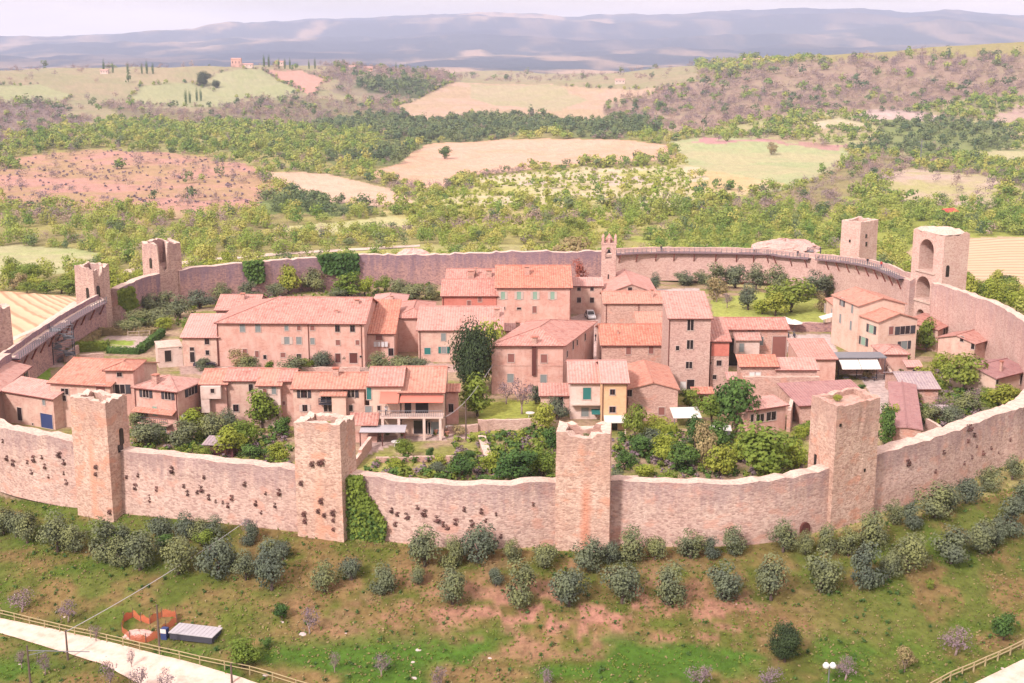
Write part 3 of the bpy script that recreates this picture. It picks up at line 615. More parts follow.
def woods(mask, mat, label):
    Vs = []; Ts = []
    for T, lo, hi in ((T_HI, 0, 720), (T_MD, 720, 1250), (T_LO, 1250, 9999)):
        for q in range(6):
            mm = mask & (cyy >= lo) & (cyy < hi) & (np.arange(len(cx)) % 6 == q)
            if not mm.any(): continue
            t = (T_BA if mat == 'wood_bare' else T)[q]; a = g.uniform(0, 6.28, mm.sum()); ca_, sa = np.cos(a)[:, None], np.sin(a)[:, None]
            x = (t[None, :, 0]*ca_-t[None, :, 1]*sa)*ww[mm][:, None]+cx[mm][:, None]
            y = (t[None, :, 0]*sa+t[None, :, 1]*ca_)*ww[mm][:, None]+cyy[mm][:, None]
            z = t[None, :, 2]*hh[mm][:, None]+cz_[mm][:, None]-.3
            Vs.append(np.stack([x, y, z], -1).reshape(-1, 3)); Ts.append(np.repeat(g.random(mm.sum()), len(t)))
    V = np.concatenate(Vs); me = npmesh('woodland', V, np.arange(len(V)).reshape(-1, 4), mat)
    at = me.attributes.new('tint', 'FLOAT', 'POINT'); at.data.foreach_set('value', np.concatenate(Ts).astype(np.float32))
    tag(link(bpy.data.objects.new('woodland', me)), label, 'woodland', None, 'stuff'); print('wood', mat, len(V)//4)
woods((kinds == 'g') & ~solo, 'wood_green', 'green broadleaf woods covering the valley and hillsides')
woods((kinds == 's') & ~solo, 'wood_spring', 'yellow-green spring woods in the valley behind the walls')
woods((kinds == 'b') & ~solo, 'wood_bare', 'bare purplish brown woods on the far hills')
woods((kinds == 'd') & ~solo, 'wood_dark', 'dark evergreen belts between the pale fields')
# ---------------------------------------------------------------- town walls
CEN = np.array([5., 241.])
NW = len(WALL)
wn_ = np.roll(WALL[:, :2], -1, 0)-np.roll(WALL[:, :2], 1, 0); wn_ /= np.linalg.norm(wn_, axis=1)[:, None]
INW = np.stack([-wn_[:, 1], wn_[:, 0]], -1)
if np.mean(np.sum(INW*(CEN-WALL[:, :2]), 1)) < 0: INW = -INW
def widx(x, y): return int(np.argmin(np.hypot(WALL[:, 0]-x, WALL[:, 1]-y)))
def segidx(a, b):
    out = [a]
    while out[-1] != b: out.append((out[-1]+1) % NW)
    return out
def curtain(p, q, outer, inner, label, thick=2.1, ragged=.22, para=False, z_in=-.3):
    idx = segidx(widx(*p), widx(*q)); mb = MB()
    zo = []; NV = 6
    for i in idx:
        x, y, z = WALL[i]; zo.append(z+(vnoise(i*.7, 0., 3)-.5)*ragged*1.6+(vnoise(i*2.3, 9., 3)-.5)*ragged+(vnoise(i*.13, 5., 3)-.5)*ragged*1.5)
    for k in range(len(idx)-1):
        i, j = idx[k], idx[k+1]
        def pt(a, off, z): return (WALL[a][0]+INW[a][0]*off, WALL[a][1]+INW[a][1]*off, z)
        def bul(a, t): return -.35*(1-t)+(vnoise(a*.35, t*7., 9)-.5)*.16
        za, zb = float(zo[k]), float(zo[k+1])
        mb.i = 0
        for t in range(NV):
            t0, t1 = t/NV, (t+1)/NV
            mb.face([pt(i, bul(i, t0), -1.5+(za+1.5)*t0), pt(j, bul(j, t0), -1.5+(zb+1.5)*t0), pt(j, bul(j, t1), -1.5+(zb+1.5)*t1), pt(i, bul(i, t1), -1.5+(za+1.5)*t1)])
        mb.i = 2
        ba, bb = bul(i, 1), bul(j, 1)
        if para:
            mb.face([pt(i, ba, za), pt(j, bb, zb), pt(j, .6, zb), pt(i, .6, za)])
            mb.i = 1; mb.face([pt(i, .6, za), pt(j, .6, zb), pt(j, .6, zb-1.05), pt(i, .6, za-1.05)])
            mb.i = 2; mb.face([pt(i, .6, za-1.05), pt(j, .6, zb-1.05), pt(j, thick, zb-1.05), pt(i, thick, za-1.05)])
            mb.i = 1; mb.face([pt(i, thick, za-1.05), pt(j, thick, zb-1.05), pt(j, thick, z_in), pt(i, thick, z_in)])
        else:
            na, nb = float(vnoise(i*.9, 2., 4)-.5)*.25, float(vnoise(j*.9, 2., 4)-.5)*.25
            mb.face([pt(i, ba, za), pt(j, bb, zb), pt(j, thick+nb, zb-.05), pt(i, thick+na, za-.05)])
            mb.i = 1; mb.face([pt(i, thick+na, za-.05), pt(j, thick+nb, zb-.05), pt(j, thick+nb, z_in), pt(i, thick+na, z_in)])
    mb.i = 0
    for a, z in ((idx[0], zo[0]), (idx[-1], zo[-1])):
        mb.face([pt(a, -.3, -1.5), pt(a, 0, float(z)), pt(a, thick, float(z)-(1.1 if para else .05)), pt(a, thick, -1.5)])
    o = mb.build('curtain_wall', [outer, inner, 'cap_stone'], smooth=False)
    return tag(o, label, 'town wall', 'curtain walls of the town ring'), idx
W_T1, W_T2, W_T3, W_T4 = (-54.5, 163), (-23.5, 152), (8.5, 147), (43, 157.5)
wallobj = {}
wallobj['a'] = curtain((-84.5, 189), W_T1, 'wall_stone', 'inner_stone', 'low stone curtain wall running left from the leftmost front tower', ragged=.28)[0]
wallobj['b'] = curtain(W_T1, W_T2, 'wall_stone', 'inner_stone', 'stone curtain wall between the leftmost and second front towers')[0]
wallobj['c'] = curtain(W_T2, W_T3, 'wall_stone', 'inner_stone', 'stone curtain wall sagging between the ivy tower and the notched tower')[0]
wallobj['d'] = curtain(W_T3, W_T4, 'wall_stone', 'inner_stone', 'stone curtain wall with a small arched drain, left of the rightmost front tower')[0]
wallobj['e'] = curtain(W_T4, (91, 214), 'wall_stone', 'inner_stone', 'stone curtain wall rising away right of the rightmost front tower', 2.6)[0]
curtain((91, 214), (88.5, 262), 'wall_stone', 'inner_stone', 'tall smooth curtain wall curving right from the gate tower', 1.6)
_, idR = curtain((86.5, 270), (81.2, 320), 'wall_stone', 'inner_stone', 'tall curtain wall with a timber walk left of the gate tower', 2.2, .12, True)
_, idS = curtain((81.2, 320), (24, 332.6), 'wall_stone', 'inner_stone', 'long rear curtain wall with a timber walk right of the bell tower', 2.2, .1, True)
curtain((24, 332.6), (-80, 303.5), 'wall_stone', 'old_stone', 'weathered rear curtain wall overgrown with ivy left of the bell tower', 1.9, .3)
curtain((-83.5, 298), (-89.3, 279), 'wall_stone', 'old_stone', 'narrow stone wall between the two ruined rear left towers', 1.9, .12)
_, idL = curtain((-90, 272), (-89.5, 219), 'wall_stone', 'old_stone', 'left curtain wall with a railed timber walk beside the ploughed field', 2.1, .1, True)
curtain((-89.5, 219), (-84.5, 189), 'wall_stone', 'old_stone', 'left end of the curtain wall behind the tiled houses', 2.1, .2)
# rubble heaps on the rear wall
for (px, py, w, h, lab) in ((688, 262, 26, 5.5, 'x'),): pass
def rubble(x, y, z, lx, ly, lz, label, seed=1):
    g = np.random.default_rng(seed); n, m_ = 26, 9; mb = MB(); vs = []
    for j in range(m_):
        t = j/(m_-1)*math.pi/2
        for i in range(n):
            a = 2*math.pi*i/n; r = math.cos(t)*(.9+.34*float(vnoise(np.array(i*.8), np.array(j*1.1), seed)))
            vs.append((x+lx*r*math.cos(a), y+ly*r*math.sin(a), z+lz*(math.sin(t)*.8+.4*float(vnoise(np.array(i*1.1), np.array(j*.9), seed+5)))))
    fs = [(j*n+i, j*n+(i+1) % n, (j+1)*n+(i+1) % n, (j+1)*n+i) for j in range(m_-1) for i in range(n)]
    mb.poly(vs, fs); return tag(mb.build('ruined_tower_stump', 'inner_stone'), label, 'ruin')
q = P(790, 247, 8.8); rubble(q.x, q.y+5, 6.5, 8.5, 4.0, 3.4, 'low rubble stump of a tower on the rear wall behind the wall walk', 3)
q = P(413, 252, 8.3); rubble(q.x, q.y+3, 6, 4.2, 3, 2.6, 'small rubble stump sticking up behind the rear wall', 8)

# timber wall walks
def walk(idx, label, step=3, brace=4, off0=2.2, w=1.25, skip=()):
    t = empty('timber_wall_walk', (WALL[idx[len(idx)//2]][0], WALL[idx[len(idx)//2]][1], 0)); o0 = t.location
    def pt(a, off, z): return Vector((WALL[a][0]+INW[a][0]*off, WALL[a][1]+INW[a][1]*off, WALL[a][2]+z))-o0
    mb = MB()
    for a, b in zip(idx, idx[1:]):
        mb.face([pt(a, off0-.9, -1.0), pt(b, off0-.9, -1.0), pt(b, off0+w, -1.0), pt(a, off0+w, -1.0)]); mb.face([pt(a, off0+w, -1.0), pt(b, off0+w, -1.0), pt(b, off0+w, -1.25), pt(a, off0+w, -1.25)]); mb.face([pt(a, off0, -1.25), pt(a, off0+w, -1.25), pt(b, off0+w, -1.25), pt(b, off0, -1.25)])
    mb.build('deck', 'deck_wood', t)
    mb = MB()
    for a, b in zip(idx, idx[1:]):
        for z in (.12, -.25, -.62): mb.tube(pt(a, off0+w-.06, z), pt(b, off0+w-.06, z), .045, n=4)
    mb.build('handrail', 'metal_grey', t)
    k = 0
    for i in range(0, len(idx), 1 if len(idx) < 95 else 1):
        if k < 100 and i % max(1, math.ceil(len(idx)/95)) == 0:
            mb = MB(); a = idx[i]; mb.tube(pt(a, off0+w-.05, -1.05), pt(a, off0+w-.05, .2), .075, n=4); mb.build('post', 'metal_grey', t); k += 1
    for i in range(1, len(idx), brace):
        mb = MB(); a = idx[i]; mb.tube(pt(a, off0+.05, -3.4), pt(a, off0+w-.1, -1.3), .15, n=4); mb.tube(pt(a, off0-.05, -1.36), pt(a, off0+w, -1.36), .13, n=4); mb.build('bracket', 'brace_wood', t)
    return tag(t, label, 'wall walk', 'timber walks on the town wall')
walk(idR[2:-1], 'timber wall walk on brackets ending at the gate tower'); walk(idS[1:-2], 'long timber wall walk on brackets along the rear wall')
walk(idL[2:], 'grey railed timber walk on the left wall beside the ploughed field', brace=4)
# ---------------------------------------------------------------- towers
def streak_mat(name, base, pt0, dirv, z0, z1, col):
    m = MATS[base].copy(); m.name = name; t = m.node_tree; MATS[name] = m
    b = t.nodes['Principled BSDF']; src = b.inputs['Base Color'].links[0].from_socket
    geo = t.nodes.new('ShaderNodeNewGeometry'); vm = t.nodes.new('ShaderNodeVectorMath'); vm.operation = 'SUBTRACT'; vm.inputs[1].default_value = pt0
    t.links.new(geo.outputs['Position'], vm.inputs[0]); dp = t.nodes.new('ShaderNodeVectorMath'); dp.operation = 'DOT_PRODUCT'; dp.inputs[1].default_value = dirv
    t.links.new(vm.outputs[0], dp.inputs[0])
    def M(op, a, b_=0.):
        n = t.nodes.new('ShaderNodeMath'); n.operation = op
        for i, v in enumerate((a, b_)):
            if isinstance(v, bpy.types.NodeSocket): t.links.new(v, n.inputs[i])
            else: n.inputs[i].default_value = v
        return n.outputs[0]
    ns = t.nodes.new('ShaderNodeTexNoise'); ns.inputs['Scale'].default_value = 1.4
    w = M('ADD', M('ABSOLUTE', dp.outputs['Value']), M('MULTIPLY', M('SUBTRACT', ns.outputs[0], .5), .5))
    mr = t.nodes.new('ShaderNodeMapRange'); t.links.new(w, mr.inputs[0])
    for i, v in ((1, .15), (2, .8), (3, .6), (4, 0.)): mr.inputs[i].default_value = v
    sz = t.nodes.new('ShaderNodeSeparateXYZ'); t.links.new(geo.outputs['Position'], sz.inputs[0])
    mz = t.nodes.new('ShaderNodeMapRange'); t.links.new(sz.outputs[2], mz.inputs[0])
    for i, v in ((1, z0), (2, z1), (3, 1.), (4, 0.)): mz.inputs[i].default_value = v
    mx_ = t.nodes.new('ShaderNodeMix'); mx_.data_type = 'RGBA'; t.links.new(M('MULTIPLY', mr.outputs[0], mz.outputs[0]), mx_.inputs[0])
    t.links.new(src, mx_.inputs[6]); mx_.inputs[7].default_value = col; t.links.new(mx_.outputs[2], b.inputs['Base Color'])
streak_mat('tower_stone_a', 'tower_stone', (-55.4, 162, 0), (.86, -.5, 0), 8, 11, C(240,172,142)); streak_mat('tower_stone_b', 'tower_stone', (8.9, 147, 0), (1, 0, 0), 7.5, 9.5, C(236,146,112)); streak_mat('tower_stone_c', 'tower_stone', (-23.9, 151, 0), (.95, -.3, 0), 6, 10, C(240,180,152))
def tower(corners, ztop, label, mat='tower_stone', rag=.35, thick=1.0, batter=.035, floor=1.6, notch=None, z0=-2, name='stone_tower', nz=8, cap='cap_stone', top_plants=True):
    """corners counter-clockwise seen from above; hollow broken top"""
    cs = [Vector((x, y, 0)) for x, y in corners]; ctr = sum(cs, Vector())/4; mb = MB()
    if (cs[1]-cs[0]).cross(cs[2]-cs[1]).z < 0: cs = cs[::-1]
    NS = 12; ring = []; side = []
    for i in range(4):
        for k in range(NS): ring.append(cs[i].lerp(cs[(i+1) % 4], k/NS)); side.append((i, k/NS))
    n = len(ring); seed = int(abs(corners[0][0])*13) % 97
    tops = []
    for q, (s_, t) in enumerate(side):
        z = ztop+(float(vnoise(np.array(q*.55), np.array(seed*1.)))-.5)*rag*2+(float(vnoise(np.array(q*1.7), np.array(seed*2.)))-.5)*rag
        if notch:
            for ns, a, b, dz in notch:
                if ns == s_ and a <= t <= b: z += dz
        tops.append(z)
    outer = []
    for j in range(nz+1):
        tt = j/nz; f = 1+batter*(1-tt); row = []
        for q, r in enumerate(ring):
            z = z0+(tops[q]-z0)*tt; p = ctr+(r-ctr)*f; wob = (float(vnoise(np.array(q*.9), np.array(j*1.3), seed))-.5)*.16
            p = p+(r-ctr).normalized()*wob; row.append((p.x, p.y, z))
        outer.append(row)
    vs = [v for row in outer for v in row]; fs = [(j*n+i, j*n+(i+1) % n, (j+1)*n+(i+1) % n, (j+1)*n+i) for j in range(nz) for i in range(n)]
    mb.i = 0; mb.poly(vs, fs)
    inner = []
    for q, r in enumerate(ring):
        d = (r-ctr); L = max(abs(d.x), abs(d.y)); k_ = max(.3, 1-thick/(d.length*.8)); inner.append(ctr+d*k_)
    top = outer[-1]; base = len(mb.v); mb.i = 1
    mb.poly(top+[(p.x, p.y, tops[q]-.05) for q, p in enumerate(inner)], [(i, (i+1) % n, n+(i+1) % n, n+i) for i in range(n)])
    mb.i = 0; fz = ztop-floor
    mb.poly([(p.x, p.y, tops[q]-.05) for q, p in enumerate(inner)]+[(p.x, p.y, fz) for p in inner], [(i, (i+1) % n, n+(i+1) % n, n+i) for i in range(n)])
    mb.poly([(p.x, p.y, fz) for p in inner], [tuple(range(n))])
    return tag(mb.build(name, [mat, cap]), label, 'tower', 'stone towers of the town ring')
T1 = tower([(-58.2,163.8),(-52.5,160.4),(-50.9,164.4),(-56.6,167.6)], 15.0, 'leftmost front wall tower, square with a flower trough on top', 'tower_stone_a', .3)
T2 = tower([(-26.8,152.2),(-20.9,150.2),(-19.6,154.4),(-25.4,156.2)], 15.0, 'front wall tower with thick green ivy at its right foot', 'tower_stone_c', .3, notch=[(1,.1,.35,.5)])
T3 = tower([(5.3,147.5),(11.7,146.8),(12.2,151.6),(5.8,152.2)], 15.0, 'front wall tower with deeply notched top and a rust streak', 'tower_stone_b', .18, notch=[(0,.25,.7,-.65),(2,.2,.7,-.5)])
T4 = tower([(38.5,159.7),(40.3,153.9),(46.9,158.5),(45.1,164.0)], 16.2, 'rightmost front wall tower, set cornerwise to the wall', 'tower_stone', .22, .7, floor=.7, cap='house_stone')
T5 = tower([(-94.7,275.4),(-89.4,271.6),(-87.6,276.8),(-93.2,280.7)], 13.4, 'small hollow ruined tower behind the ploughed field', 'ruin_stone', .4, .6, floor=4, notch=[(1,.3,.55,-2.0)])
T6 = tower([(-87.6,302.6),(-82.3,297.2),(-78.6,303.2),(-84,309)], 14.6, 'ruined rear tower split down its middle', 'ruin_stone', .5, 1.0, floor=5.5, notch=[(0,.85,1.,-.6),(1,.0,.10,-5.5),(1,.10,.36,-6.2)])
T7 = tower([(85.6,333.2),(89.3,328.6),(95.3,334.2),(91.5,339.5)], 15.8, 'square rear tower rising above the wall walk', 'gate_stone', .2, .8, floor=2)
T0 = tower([(-98.2,226),(-93.7,223.5),(-90.5,228),(-95.8,231.5)], 14.0, 'broken tower cut off at the left edge of the photo', 'ruin_stone', .5, 1.0, floor=3)
def on_face(a, b, px, py, out=.03):
    """frame on the vertical face through ground points a, b: origin, u, normal toward the camera side"""
    a, b = Vector((a[0], a[1], 0)), Vector((b[0], b[1], 0)); u = (b-a).normalized(); n = Vector((u.y, -u.x, 0))
    p = onplane(px, py, a, n); return p, u, n
def panel(parent, name, mat, p, u, n, w, h, d=.12, out=.05, arch=False):
    mb = MB(); q = p+n*out
    pts = [(-w/2, -h/2), (w/2, -h/2), (w/2, h/2), (-w/2, h/2)]
    if arch: pts = [(-w/2, -h/2), (w/2, -h/2)]+[(w/2*math.cos(t*math.pi/8), h/2-w/2+w/2*math.sin(t*math.pi/8)) for t in range(9)]
    A = [q+u*x+Vector((0, 0, z)) for x, z in pts]; B = [v-n*(d+out) for v in A]; k = len(A)
    mb.poly(A+B, [tuple(range(k))]+[(i, k+i, k+(i+1) % k, (i+1) % k) for i in range(k)])
    o = mb.build(name, mat, parent); 
    if parent and parent.matrix_world != Matrix.Identity(4): o.matrix_parent_inverse = parent.matrix_world.inverted()
    return o
# openings in the towers
for tw, a, b, ops in ((T5, (-89.4,271.6), (-87.6,276.8), [(98,291.5,1.0,2.6)]), (T5, (-94.7,275.4), (-89.4,271.6), [(88,293,.9,2.4)]),
                      (T6, (-87.6,302.6), (-82.3,297.2), [(151,263,1.0,2.4)]), (T7, (89.3,328.6), (95.3,334.2), [(866,236,.6,1.0), (866,244,.7,1.2)]), (T7, (85.6,333.2), (89.3,328.6), [(850,241,.5,.7)]),
                      (T1, (-52.5,160.4), (-50.9,164.4), [(121,436,.7,2.2), (120,448,1.0,1.0)]), (T4, (38.5,159.7), (40.3,153.9), [(816,461,.5,1.8)]), (T4, (40.3,153.9), (46.9,158.5), [(840,425,.3,.4),(864,470,.3,.4)])):
    for px, py, w, h in ops:
        p, u, n = on_face(a, b, px, py); panel(tw, 'opening', 'glass_dark', p, u, n, w, h, .1, .16, h > 2)
# gate tower with tall blind arches
def arch_band(mb, o, u, n, w, z0, z1, cx, aw, ab, at, dep):
    L = lambda x, z, d=0: o+u*x-n*d+Vector((0, 0, z))
    x0, x1 = cx-aw/2, cx+aw/2; sp = at-aw/2; N = 10
    arc = [(cx-aw/2*math.cos(math.pi*k/N), sp+aw/2*math.sin(math.pi*k/N)) for k in range(N+1)]
    mb.i = 0
    mb.face([L(0, z0), L(x0, z0), L(x0, z1), L(0, z1)]); mb.face([L(x1, z0), L(w, z0), L(w, z1), L(x1, z1)])
    if ab > z0: mb.face([L(x0, z0), L(x1, z0), L(x1, ab), L(x0, ab)])
    for k in range(N): mb.face([L(*arc[k]), L(*arc[k+1]), L(arc[k+1][0], z1), L(arc[k][0], z1)])
    rim = [(x0, ab)]+arc+[(x1, ab)]
    for k in range(len(rim)): a, b = rim[k], rim[(k+1) % len(rim)]; mb.face([L(*a), L(*a, dep), L(*b, dep), L(*b)])
    mb.i = 2; mb.face([L(x, z, dep) for x, z in rim][::-1])
GL, GM, GR = Vector((84.9, 271.0, 0)), Vector((88.4, 261.5, 0)), Vector((94.6, 264.6, 0)); GB = GL+GR-GM
u = (GM-GL).normalized(); n = Vector((u.y, -u.x, 0)); n = n if n.x < 0 else -n; gw = (GM-GL).length
mb = MB()
for z0, z1, cx, aw, ab, at, dep in ((-1, 7.0, 4.2, 2.6, -.9, 5.6, 3.2), (7.0, 13.4, 4.4, 4.6, 7.7, 12.7, 4.8), (13.4, 22.0, 4.7, 4.6, 13.9, 20.6, 4.8)): arch_band(mb, GL, u, n, gw, z0, z1, cx, aw, ab, at, dep)
mb.i = 0; g_ = random.Random(4); NT = 9
def ragtop(a, b):
    return [a.lerp(b, k/NT)+Vector((0, 0, 22.0+(0 if k in (0, NT) else g_.uniform(-.25, .45)))) for k in range(NT+1)]
for a, b in ((GM, GR), (GR, GB), (GB, GL)):
    tp = ragtop(a, b); 
    for k in range(NT): pa, pb = a.lerp(b, k/NT), a.lerp(b, (k+1)/NT); mb.face([(pa.x, pa.y, -1), (pb.x, pb.y, -1), tp[k+1], tp[k]])
tp = ragtop(GL, GM)
for k in range(NT): pa, pb = GL.lerp(GM, k/NT), GL.lerp(GM, (k+1)/NT); mb.face([(pa.x, pa.y, 22.0), (pb.x, pb.y, 22.0), tp[k+1], tp[k]])
mb.i = 1; GC = (GL+GR)/2
NN = 8; gv = []
for j in range(NN+1):
    for i in range(NN+1):
        p = GL.lerp(GM, i/NN).lerp(GB.lerp(GR, i/NN), j/NN); e = i in (0, NN) or j in (0, NN); gv.append((p.x, p.y, 22.0+(.05 if e else g_.uniform(.0, .9))))
mb.poly(gv, [(j*(NN+1)+i, j*(NN+1)+i+1, (j+1)*(NN+1)+i+1, (j+1)*(NN+1)+i) for j in range(NN) for i in range(NN)])
TG = tag(mb.build('gate_tower', ['gate_stone', 'cap_stone', 'house_stone']), 'tall gate tower with stacked arched recesses, rubble on its top', 'tower')
for z, w_, cx in ((13.5, 6.4, 4.7), (7.2, 6.2, 4.4)):
    mb = MB(); p = GL+u*(cx-w_/2)
    vs = [p+u*a+n*b+Vector((0, 0, z+c)) for c in (0, .35) for b in (-1.5, .25) for a in (0, w_)]
    mb.poly(vs, [(0, 2, 3, 1), (4, 5, 7, 6), (0, 1, 5, 4), (2, 6, 7, 3), (0, 4, 6, 2), (1, 3, 7, 5)]); mb.build('ledge', 'cap_stone', TG)
for a, b, px, py, w, h in ((GM, GR, 947.5, 271, .9, 2.4),):
    p, uu, nn = on_face(a, b, px, py); panel(TG, 'opening', 'glass_dark', p, uu, nn, w, h, .1, .06, True)
p = GL+u*4.7-n*4.75+Vector((0, 0, 16.2)); panel(TG, 'opening', 'glass_dark', p, u, n, .7, 1.9, .05, .05, True)
# dark caper shrubs rooted in the wall faces
def wall_hit(px, py):
    best = None; d = Vector(ray(px, py)); o = Vector((0, 0, HC))
    for i in range(NW):
        a, b = Vector((*WALL[i][:2], 0)), Vector((*WALL[(i+1) % NW][:2], 0)); uu = b-a; nn = Vector((uu.y, -uu.x, 0))
        if a.y > 230: continue
        den_ = d.dot(nn)
        if abs(den_) < 1e-9: continue
        t = (a-o).dot(nn)/den_; p = o+d*t; s = (p-a).dot(uu)/uu.dot(uu)
        if 0 <= s <= 1 and -1 < p.z < 9 and (best is None or t < best[0]): best = (t, p, i)
    return best
CAP = crown_mesh('caper_crown', 'leaf_caper', 130, .09, 77, 8, -.3, .8, .2, .0, .5)
TUFTS = {'left of the leftmost front tower': [(3,441),(8,458),(14,463),(28,462),(34,459),(42,457),(45,466),(32,472),(60,455),(64,462),(64,473),(67,482),(49,476)],
 'between leftmost and second front towers': [(127,477),(136,487),(138,475),(150,496),(157,489),(151,500),(184,486),(188,493),(198,492),(201,489),(209,497),(216,501),(223,502),(228,505),(232,498),(256,503),(262,512),(275,505),(279,492),(266,493),(172,470),(204,477),(245,484)],
 'between ivy tower and notched tower': [(392,510),(398,514),(396,524),(407,516),(425,513),(437,519),(443,524),(447,527),(456,522),(481,511),(486,520),(496,514),(472,523),(501,536),(417,507),(464,509),(533,504)],
 'right of the rightmost front tower': [(969,428),(974,435),(976,446),(982,453),(968,441),(963,463),(971,457),(998,452),(990,448),(935,471),(908,463),(1010,440),(943,452),(1006,461)]}
for where, L in TUFTS.items():
    for j, (px, py) in enumerate(sorted(L)):
        b = wall_hit(px, py)
        if not b: continue
        s = random.uniform(.6, 1.35); o = link(bpy.data.objects.new('wall_shrub', CAP)); o.location = b[1]+Vector((0, -.2, -.3*s)); o.scale = (s*1.1, s*.8, s); o.rotation_euler = (0, 0, random.uniform(0, 6))
        tag(o, f'{ordn(j)} caper shrub from left on the wall {where}', 'shrub', 'caper shrubs rooted in the wall')
for tw, a, b, lab, L in ((T1, (-58.2,163.8), (-52.5,160.4), 'on the leftmost front tower', [(97,467),(97,474),(111,512)]), (T2, (-26.8,152.2), (-20.9,150.2), 'on the face of the ivy tower', [(302,483),(313,464),(320,463),(323,462),(322,501),(319,511),(325,515),(334,513),(334,520),(305,514),(306,521),(334,529)])):
    for j, (px, py) in enumerate(L):
        p, uu, nn = on_face(a, b, px, py); s = random.uniform(.6, 1.1); o = link(bpy.data.objects.new('wall_shrub', CAP)); o.location = p+nn*(.25)+Vector((0, 0, -.3*s)); o.scale = (s, s*.8, s)
        tag(o, f'{ordn(j)} dark caper shrub from the top {lab}', 'shrub', 'caper shrubs rooted in the wall')
b = wall_hit(803, 527); uu = Vector((wn_[b[2]][0], wn_[b[2]][1], 0)); nn = Vector((-INW[b[2]][0], -INW[b[2]][1], 0))
panel(wallobj['d'], 'drain_arch', 'door_brown', b[1], uu, nn, 1.5, 1.5, .1, .5, True)
# ---------------------------------------------------------------- houses
def ymap(px, gpy, zg=0): return P(px, gpy, zg).y
def at_depth(px, py, Y):
    d = ray(px, py); return Vector((d[0]/d[1]*Y, Y, HC+d[2]/d[1]*Y))
def window(parent, x, y0, z, w, h, kind='dark', shut=None, n=-1, axis='x'):
    """window on the local plane y = y0 (axis x) or x = y0 (axis y)"""
    def bx(a0, a1, d0, d1, z0, z1):
        mb = MB()
        if axis == 'x': mb.box(a0, a1, min(y0+n*d0, y0+n*d1), max(y0+n*d0, y0+n*d1), z0, z1)
        else: mb.box(min(y0+n*d0, y0+n*d1), max(y0+n*d0, y0+n*d1), a0, a1, z0, z1)
        return mb
    f = .09
    fr = MB()
    for a0, a1, z0, z1 in ((x-w/2-f, x-w/2, z-h/2-f, z+h/2+f), (x+w/2, x+w/2+f, z-h/2-f, z+h/2+f), (x-w/2, x+w/2, z+h/2, z+h/2+f), (x-w/2-.12, x+w/2+.12, z-h/2-f*1.3, z-h/2)):
        m_ = bx(a0, a1, -.05, .09, z0, z1); fr.poly(m_.v, m_.f)
    door = kind.startswith('door')
    wo_ = fr.build('door' if door else 'window', 'frame_pale', parent)
    pm = {'dark': 'glass_dark', 'brown': 'shutter_brown', 'teal': 'shutter_teal', 'grey': 'shutter_grey', 'sage': 'shutter_sage', 'door': 'glass_dark', 'doorteal': 'shutter_teal', 'doorbrown': 'door_brown', 'doorblue': 'blue_paint', 'white': 'white_paint'}[kind]
    bx(x-w/2, x+w/2, -.04, .035, z-h/2, z+h/2).build('leaf' if door else 'pane', pm, wo_)
    if kind == 'dark' and w > .7:
        m_ = bx(x-.035, x+.035, .03, .065, z-h/2, z+h/2); m_.build('mullion', 'frame_pale' if w > 1 else 'door_brown', wo_)
    if shut:
        for sx in (-1, 1): bx(x+sx*(w/2+.09+w*.25)-w*.25, x+sx*(w/2+.09+w*.25)+w*.25, .02, .10, z-h/2, z+h/2).build('shutter', shut, wo_)
    return wo_
def slabs(mb, polys, ups, th=.16):
    for pts, (uu, vv) in zip(polys, ups):
        pts = [Vector(p) for p in pts]; uu = Vector(uu).normalized(); vv = Vector(vv).normalized(); n = uu.cross(vv)
        mb.face(pts, [(p.dot(uu), p.dot(vv)) for p in pts])
        low = [p-Vector((0, 0, th)) for p in pts]
        k = len(pts)
        mb.face(low[::-1])
        for i in range(k): j = (i+1) % k; mb.face([pts[i], low[i], low[j], pts[j]])
HOUSES = {}
